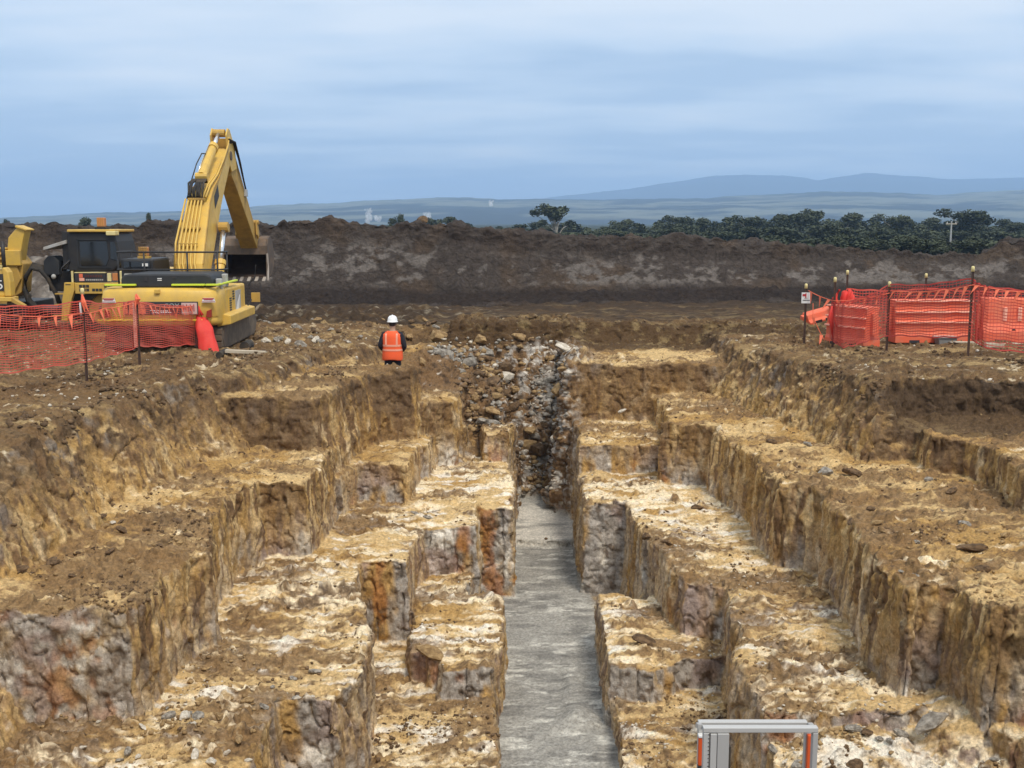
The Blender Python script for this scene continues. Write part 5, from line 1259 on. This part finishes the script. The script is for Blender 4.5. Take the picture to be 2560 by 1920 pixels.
rock_px(1990, 1663, -5.5, 36, 'brown', 'dark flat clod on the white bench behind the ladder', (1, .6, .4))
rock_px(2100, 1677, -5.5, 42, 'brown', 'brown clod on the white bench right of the dark flat one', (1, .7, .5))
rock_px(1620, 1160, -4.2, 30, 'brown', 'round dark clod on the bench above the right trench lip', (1, .9, .9))
rock_px(1740, 1280, -5.5, 42, 'brown', 'brown clod at the foot of the layered yellow block', (1, .7, .5))
rock_px(1668, 1360, -5.5, 40, 'brown', 'low brown clod on the right middle bench', (1, .7, .45))
rock_px(1365, 1348, -7.15, 14, 'brown', 'small dark stone alone on the pale trench floor', (1, .9, .7))
rock_px(1387, 1282, -7.15, 9, 'brown', 'tiny dark stone on the pale trench floor beyond the larger one', (1, .9, .7))
def rock_at(sx, sy, y, wpx, mat, label, sc=(1, 1, .8), rot=None):
    x, z = ony(sx, sy, y); s = wpx/2.5*y/F_PX; return rock(x, y, z, s, mat, label, None, sc, rot)
rock_at(2335, 1802, 11.55, 125, 'grey', 'big grey clay slab tipped against the ochre wall at lower right', (1, .7, .5), (.3, -.4, .3))
rock_at(1338, 888, 31.2, 52, 'grey', 'large grey angular slab standing on top of the rubble slope', (1, .6, .8), (.2, -.5, .3))
rock_at(1402, 985, 29.6, 52, 'grey', 'grey splintered slab upright on the right of the rubble slope', (.6, .5, 1.1), (.1, .35, .2))
rock_at(1415, 916, 31.0, 28, 'pale', 'pale block near the top right of the rubble slope', (1, .8, .8))
rock_at(1056, 908, 26.8, 40, 'tan', 'tan boulder on the slope just right of the worker', (1, .8, 1.0))
rock_at(1556, 1028, 25.6, 32, 'pale', 'white stone at the foot of the yellow cross wall', (1, .5, .5), (0, -.4, 0))
rock_at(1057, 553, 52.5, 38, 'brown', 'upright boulder on the crest of the dark stockpile', (1, .9, 1.3))
rock_at(892, 894, 25.0, 14, 'pale', 'small white stone on the ground left of the worker', (.7, .7, 1.2))
# repeats: clods and stones strewn in four places
def strew(n, mask, smin, smax, mats, label, group, seed, minz=.55):
    rg = np.random.default_rng(seed); M = mask & (GN[:, 2] > minz); ids = np.where(M)[0]
    if len(ids) == 0: return
    w_ = GV[ids, 1]**-1.0; ids = rg.choice(ids, min(n, len(ids)), replace=False, p=w_/w_.sum())
    for i in ids:
        s = smin+(smax-smin)*rg.random()**2.2
        rock(*(GV[i]+np.array([0, 0, s*.12])), s, mats[int(rg.integers(len(mats)))], label, group, (1, rg.uniform(.7, 1), rg.uniform(.5, .9)))
gx, gy, gz_ = GV[:, 0], GV[:, 1], GV[:, 2]
inview = np.abs(gx) < .47*gy
heap = (gy > 26.0) & (gy < 31.8) & ((gx > -1.5) | ((gx > -2.2) & (gy > 28))) & (gx < 1.75) & (gz_ < -3.3) & (gz_ > -7.08) & ~((gx > 1.35) & (gy < 28))
strew(135, heap, .18, .75, ['grey', 'grey', 'tan', 'tan', 'brown', 'pale'], 'angular clay lump in the grey rubble slope at the trench end', 'lumps in the rubble slope', 1, .15)
strew(34, inview & (gx < -4.4) & (gy > 12) & (gy < 20) & (gz_ > -4.45) & (gz_ < -4.0), .07, .22, ['brown', 'brown', 'tan'], 'brown clod at the foot of the left wall', 'clods along the left wall', 2)
strew(36, inview & (gx > 4.3) & (gy > 12) & (gy < 26) & (gz_ > -4.45) & (gz_ < -4.0), .07, .26, ['brown', 'brown', 'tan', 'grey'], 'brown clod scattered on the upper right bench', 'clods on the right bench', 3)
strew(40, inview & (gx < -2.2) & (gy > 10.5) & (gy < 13.2) & (gz_ < -5.2) & (gz_ > -5.75), .06, .20, ['grey', 'pale', 'tan'], 'broken clay chip on the whitish bench at lower left', 'chips on the lower left bench', 4)
strew(50, inview & (gx > 2.9) & (gy > 9.9) & (gy < 12.4) & (gz_ < -5.6), .08, .24, ['grey', 'tan', 'brown', 'pale'], 'broken clay lump in the rubble at lower right', 'lumps in the lower right rubble', 5, .3)
# everything finer: one mass of crumbs
def crumbs():
    rg = np.random.default_rng(9)
    bm = bmesh.new(); bmesh.ops.create_icosphere(bm, subdivisions=1, radius=.5); T = np.array([v.co for v in bm.verts]); Fi = np.array([[v.index for v in f.verts] for f in bm.faces]); bm.free()
    def mass(name, mask, n, smin, smax, mat, seed, minz=.5):
        ids = np.where(mask & (GN[:, 2] > minz))[0]
        p = fbm(GV[ids, 0]*1.1, GV[ids, 1]*1.1, GV[ids, 2], 3, off=seed*7.); p = np.clip(p+.05, .008, 1)**1.6/GV[ids, 1]**1.2
        ids = rg.choice(ids, n, p=p/p.sum()); s = smin+(smax-smin)*rg.random(n)**2.5
        J = T[None]*(1+.8*(rg.random((n, len(T)))-.5))[:, :, None]*np.stack([np.ones(n), rg.uniform(.6, 1, n), rg.uniform(.4, .8, n)], 1)[:, None, :]*s[:, None, None]
        a = rg.random(n)*6.28; c, q = np.cos(a)[:, None], np.sin(a)[:, None]
        V_ = np.stack([J[:, :, 0]*c-J[:, :, 1]*q, J[:, :, 0]*q+J[:, :, 1]*c, J[:, :, 2]], 2)+GV[ids][:, None, :]+np.array([0, 0, .2])*s[:, None, None]
        F_ = Fi[None]+(np.arange(n)*len(T))[:, None, None]
        o = mesh_np(name, V_.reshape(-1, 3), F_.reshape(-1, 3), mat); tag(o, kind='stuff')
    ok = inview & (gz_ < -3.3) & ~((gz_ < -7.0) & (gy < 28))
    mass('brown_crumbs', ok, 3200, .016, .075, RK['brown'], 1); mass('tan_crumbs', ok, 3000, .016, .08, RK['tan'], 2)
    mass('pale_chips', ok & (gz_ < -4.9), 1500, .012, .06, RK['pale'], 3); mass('rubble', heap, 700, .05, .22, RK['grey'], 4, .1); mass('rubble', heap, 700, .05, .24, RK['tan'], 11, .1); mass('rubble', heap, 700, .05, .22, RK['brown'], 12, .1)
    mass('rubble', heap, 200, .05, .18, RK['pale'], 6, .1)
    mass('pad_crumbs', inview & (gz_ > -3.2), 2600, .03, .13, RK['brown'], 5); mass('pad_chips', inview & (gz_ > -3.2), 260, .03, .10, RK['pale'], 8)
crumbs()
# spoil left of centre beyond the worker: grey-brown lumps around the pad behind the excavator
def far_lumps():
    rg = np.random.default_rng(21); n = 0
    while n < 60:
        sx, sy = rg.uniform(640, 1190), rg.uniform(795, 878); x, y = onz(sx, sy, -3.08)
        if 965 < sx < 1020 or y > 44: continue
        rock(x, y, ground_z(x, y, .3)+.05, rg.uniform(.12, .42)*(1 if rg.random() < .8 else 1.4), ['grey', 'tan', 'brown', 'brown', 'pale'][int(rg.integers(5))], 'earth lump in the spoil between the excavator and the worker', 'lumps round the worker', (1, .8, rg.uniform(.5, .9))); n += 1
far_lumps()

# ------------------------------------------------------------------ grey spoil heap glimpsed behind the hauler
def heap_behind():
    nx, ny = 120, 60; X, Yy = np.meshgrid(np.linspace(-22, -10.5, nx), np.linspace(35.5, 43, ny), indexing='ij')
    prof = np.exp(-((X+16.5)/3.6)**2)*np.exp(-((Yy-39.5)/1.9)**2)
    Z = -3.9+2.6*prof+prof*.5*fbm(X, Yy, X*0, 3, off=500.)+.25*prof*np.abs(fbm(X*3, Yy*3, X*0, 3, off=503.))
    i = np.arange(nx*ny).reshape(nx, ny); Q = np.stack([i[:-1, :-1].ravel(), i[1:, :-1].ravel(), i[1:, 1:].ravel(), i[:-1, 1:].ravel()], 1)
    V = np.stack([X.ravel(), Yy.ravel(), Z.ravel()], 1)
    c = mixc(np.repeat(C_(.13, .105, .085)[None], len(V), 0), C_(.30, .26, .22), ss(-.1, .3, fbm(V[:, 0]*2, V[:, 1]*2, V[:, 2]*2, 4, off=510.)))
    tag(mesh_np('spoil_heap', V, Q, M_FAR, col=c), kind='structure')
heap_behind()

# ------------------------------------------------------------------ trees beyond the stockpile
def leaf_mat(name, a, b):
    m, N, L, p = new_mat(name); p.inputs['Roughness'].default_value = .8; p.inputs['Specular IOR Level'].default_value = .2
    tc = N.new('ShaderNodeTexCoord'); n = N.new('ShaderNodeTexNoise'); n.inputs['Scale'].default_value = 6; n.inputs['Detail'].default_value = 4
    L.new(tc.outputs['Object'], n.inputs['Vector']); oi = N.new('ShaderNodeObjectInfo')
    ad = N.new('ShaderNodeMath'); ad.operation = 'MULTIPLY_ADD'; L.new(oi.outputs['Random'], ad.inputs[0]); ad.inputs[1].default_value = .30; L.new(n.outputs[0], ad.inputs[2])
    rp = N.new('ShaderNodeValToRGB'); L.new(ad.outputs[0], rp.inputs[0]); rp.color_ramp.elements[0].position = .40; rp.color_ramp.elements[0].color = (*a, 1); rp.color_ramp.elements[1].position = .85; rp.color_ramp.elements[1].color = (*b, 1)
    L.new(rp.outputs[0], p.inputs['Base Color']); return m
LEAF = leaf_mat('eucalypt_leaves', (.036, .046, .025), (.095, .108, .062)); BARK = rock_mat('pale_bark', (.16, .14, .11), (.42, .38, .32))
def tree_pair(kind, seed):
    """unit tree: height 1, crown width about 1 (scaled per copy)"""
    rr = random.Random(seed); rg = np.random.default_rng(seed)
    tr = MB(); tops = []
    if kind == 'umbrella': cl = [(rr.uniform(-.42, .42), rr.uniform(-.3, .3), rr.uniform(.68, .96), rr.uniform(.11, .19)) for _ in range(11)]+[(-.36, 0, .60, .10), (.40, .1, .58, .12)]
    elif kind == 'tall': cl = [(rr.gauss(0, .17), rr.gauss(0, .17), rr.uniform(.32, .92), rr.uniform(.13, .2)) for _ in range(20)]
    else: cl = [(rr.uniform(-.42, .42), rr.uniform(-.35, .35), rr.uniform(.25, .88), rr.uniform(.13, .22)) for _ in range(24)]
    if kind == 'round': cl = [c for c in cl if c[0]**2*2.6+(c[2]-.55)**2*4 < .62]
    top = (rr.uniform(-.05, .05), 0, .5)
    tr.tube([(0, 0, -.05), (rr.uniform(-.02, .02), 0, .2), top], [.030, .024, .016], 6)
    for c in cl: tr.tube([(0, 0, rr.uniform(.2, .42)), (c[0]*.5, c[1]*.5, c[2]*.55+.15), (c[0], c[1], c[2]-.03)], [.013, .009, .004], 4)
    vs = []
    for (cx, cy, cz, r0) in cl:
        n = 210; d = rg.normal(size=(n, 3)); d /= np.linalg.norm(d, axis=1)[:, None]; p = d*(r0*rg.random(n)**.5)[:, None]*np.array([1.1, 1.1, .8])+np.array([cx, cy, cz])
        for q in p:
            s = rr.uniform(.018, .036); u = np.array([rr.gauss(0, 1), rr.gauss(0, 1), rr.gauss(0, .6)]); u /= np.linalg.norm(u); w2 = np.cross(u, [rr.gauss(0, 1), rr.gauss(0, 1), 1.]); w2 /= np.linalg.norm(w2)+1e-9
            vs += [q-u*s-w2*s*.5, q+u*s-w2*s*.6, q+u*s*.8+w2*s*.6, q-u*s*.7+w2*s*.5]
    V_ = np.array(vs); F_ = np.arange(len(V_)).reshape(-1, 4)
    return tr, V_, F_
PROTO = {}
def tree(kind, var, sx, top, wpx, dist, label, group):
    z0 = float(far_h(np.array([0.]), np.array([dist]))[0])-.3; x, zt = ony(sx, top, dist); h = zt-z0; wd = wpx/2.5*dist/F_PX
    if (kind, var) not in PROTO:
        tr, V_, F_ = tree_pair(kind, hash((len(kind), var)) % 1000+var*31); e = empty('tree')
        t = tr.build('trunk', BARK, e); c = mesh_np('crown', V_, F_, LEAF, e); PROTO[kind, var] = e; o = e
    else:
        src = PROTO[kind, var]; o = src.copy(); COL.objects.link(o)
        for ch in src.children: q = ch.copy(); COL.objects.link(q); q.parent = o
    o.location = (x, dist, z0); o.scale = (wd, wd, h*1.02); o.rotation_euler = (0, 0, random.uniform(-.6, .6)); tag(o, label, 'tree', group)
tree('umbrella', 0, 1392, 520, 110, 232, 'tall flat-topped eucalypt standing clear of the tree line', None)
tree('tall', 0, 2428, 524, 130, 236, 'tallest dense dark tree near the right end of the tree line', None)
tree('round', 0, 986, 534, 46, 200, 'small dark bushy tree showing over the stockpile crest left of the boulder', None)
tree('umbrella', 1, 375, 537, 26, 190, 'lone small tree on the skyline left of the excavator boom', None)
tree('round', 1, 204, 545, 62, 200, 'grey green bushy tree above the hauler cab', None)
tree('round', 2, 20, 546, 36, 200, 'small tree at the far left skyline', None)
LT = 'grey green eucalypt in the distant tree line behind the stockpile'
row = [(1090, 551, 56, 'umbrella'), (1135, 545, 66, 'umbrella'), (1178, 556, 42, 'round'), (1255, 562, 60, 'round'), (1310, 554, 76, 'round'), (1345, 566, 90, 'round'), (1410, 556, 120, 'wide'), (1475, 566, 66, 'round'), (1520, 560, 60, 'round'),
       (1560, 551, 66, 'tall'), (1605, 556, 70, 'round'), (1650, 546, 80, 'round'), (1705, 540, 76, 'tall'), (1740, 546, 80, 'round'), (1785, 552, 80, 'round'), (1835, 538, 90, 'round'), (1880, 540, 80, 'tall'), (1935, 536, 86, 'round'), (1962, 552, 66, 'round'), (2000, 534, 80, 'tall'),
       (2042, 531, 84, 'umbrella'), (2110, 533, 100, 'round'), (2150, 548, 76, 'round'), (2196, 541, 90, 'round'), (2250, 537, 88, 'tall'), (2312, 545, 86, 'round'), (2345, 556, 70, 'round'), (2385, 552, 66, 'tall'), (2475, 546, 80, 'round'), (2520, 556, 90, 'round'), (2560, 562, 90, 'round'), (2610, 556, 110, 'round'), (2670, 552, 120, 'round')]
for i, (sx, tp, wd, kd) in enumerate(row): tree(kd if kd != 'wide' else 'round', i % 4, sx, tp, wd*1.12, 250+8*math.sin(i*2.3), LT, 'trees in the distant tree line')
LN = 'lower bushy eucalypt in front of the distant tree line'
for i in range(30):
    sx = 1285+44*i+random.uniform(-12, 12); tree('round' if i % 3 else 'tall', i % 4, sx, random.uniform(566, 582)+(8 if sx > 2200 else 0)-(4 if sx > 1900 else 0), random.uniform(80, 125), 196+random.uniform(-8, 8), LN, 'bushes in front of the distant tree line')
for i in range(20):
    sx = 1880+40*i+random.uniform(-10, 10); tree('round', i % 4, sx, random.uniform(584, 602)+(sx-2200)*.01, random.uniform(110, 150), 128+random.uniform(-8, 8), 'low scrubby bush just beyond the stockpile on the right', 'scrub beyond the stockpile')
def pole():
    d = 180; x, zt = ony(2379, 553, d); r = empty('power_pole', (x, d, -4.6)); tag(r, 'pale slender pole among the trees at right', 'pole')
    MB().tube([(0, 0, 0), (0, 0, zt+4.6)], [.17, .12], 8).build('shaft', GREYP, r); MB().box(-.9, .9, -.06, .06, zt+4.1, zt+4.25).build('crossarm', WOOD, r)
    for s in (-.7, .7): MB().tube([(s, 0, zt+4.26), (s, 0, zt+4.5)], .06, 6).build('insulator', WHITE_P, r)
pole()
# steam rising from the plant beyond the stockpile
STEAM = bpy.data.materials.new('steam'); STEAM.use_nodes = True; STEAM.node_tree.nodes.clear(); so_ = STEAM.node_tree.nodes.new('ShaderNodeOutputMaterial'); sv_ = STEAM.node_tree.nodes.new('ShaderNodeVolumePrincipled'); sv_.inputs['Color'].default_value = (.97, .97, .98, 1); sv_.inputs['Density'].default_value = .22; STEAM.node_tree.links.new(sv_.outputs[0], so_.inputs['Volume'])
for (sx, sy, wd, ht, lab) in ((922, 538, 26, 32, 'white steam plume rising behind the stockpile left of the small dark tree'), (945, 545, 26, 10, 'low white steam puff right of the taller plume'), (1068, 540, 26, 16, 'white steam puff behind the crest boulder'), (1228, 507, 17, 13, 'tiny white steam puff against the hills')):
    d = 900; x, z = ony(sx, sy, d); u = d/2.5/F_PX; b = MB(); rr = random.Random(sx)
    for i in range(34):
        t = i/33; b.ball((rr.uniform(-.35, .35)*wd*u*(.5+t*.6), rr.uniform(-4, 4), (t-.5)*ht*u), rr.uniform(.13, .2)*(min(wd, ht*1.4) if ht > 12 else wd*.8)*u*(1.2-.5*t), 8, 6)
    o = b.build('steam_plume', STEAM, None, 0, True); o.location = (x, d, z); tag(o, lab, 'steam')

# ------------------------------------------------------------------ air
hz = MB().box(-9500, 9500, -300, 9400, -9.2, 350).build('haze', None); tag(hz, kind='stuff')
hm = bpy.data.materials.new('haze'); hm.use_nodes = True; hm.node_tree.nodes.clear()
o_ = hm.node_tree.nodes.new('ShaderNodeOutputMaterial'); v_ = hm.node_tree.nodes.new('ShaderNodeVolumePrincipled')
v_.inputs['Color'].default_value = (.47, .69, 1.0, 1); v_.inputs['Density'].default_value = 2.3e-4; v_.inputs['Anisotropy'].default_value = 0.0
hm.node_tree.links.new(v_.outputs[0], o_.inputs['Volume']); hz.data.materials.append(hm)
print('done', time.time()-T0, len(bpy.data.objects))
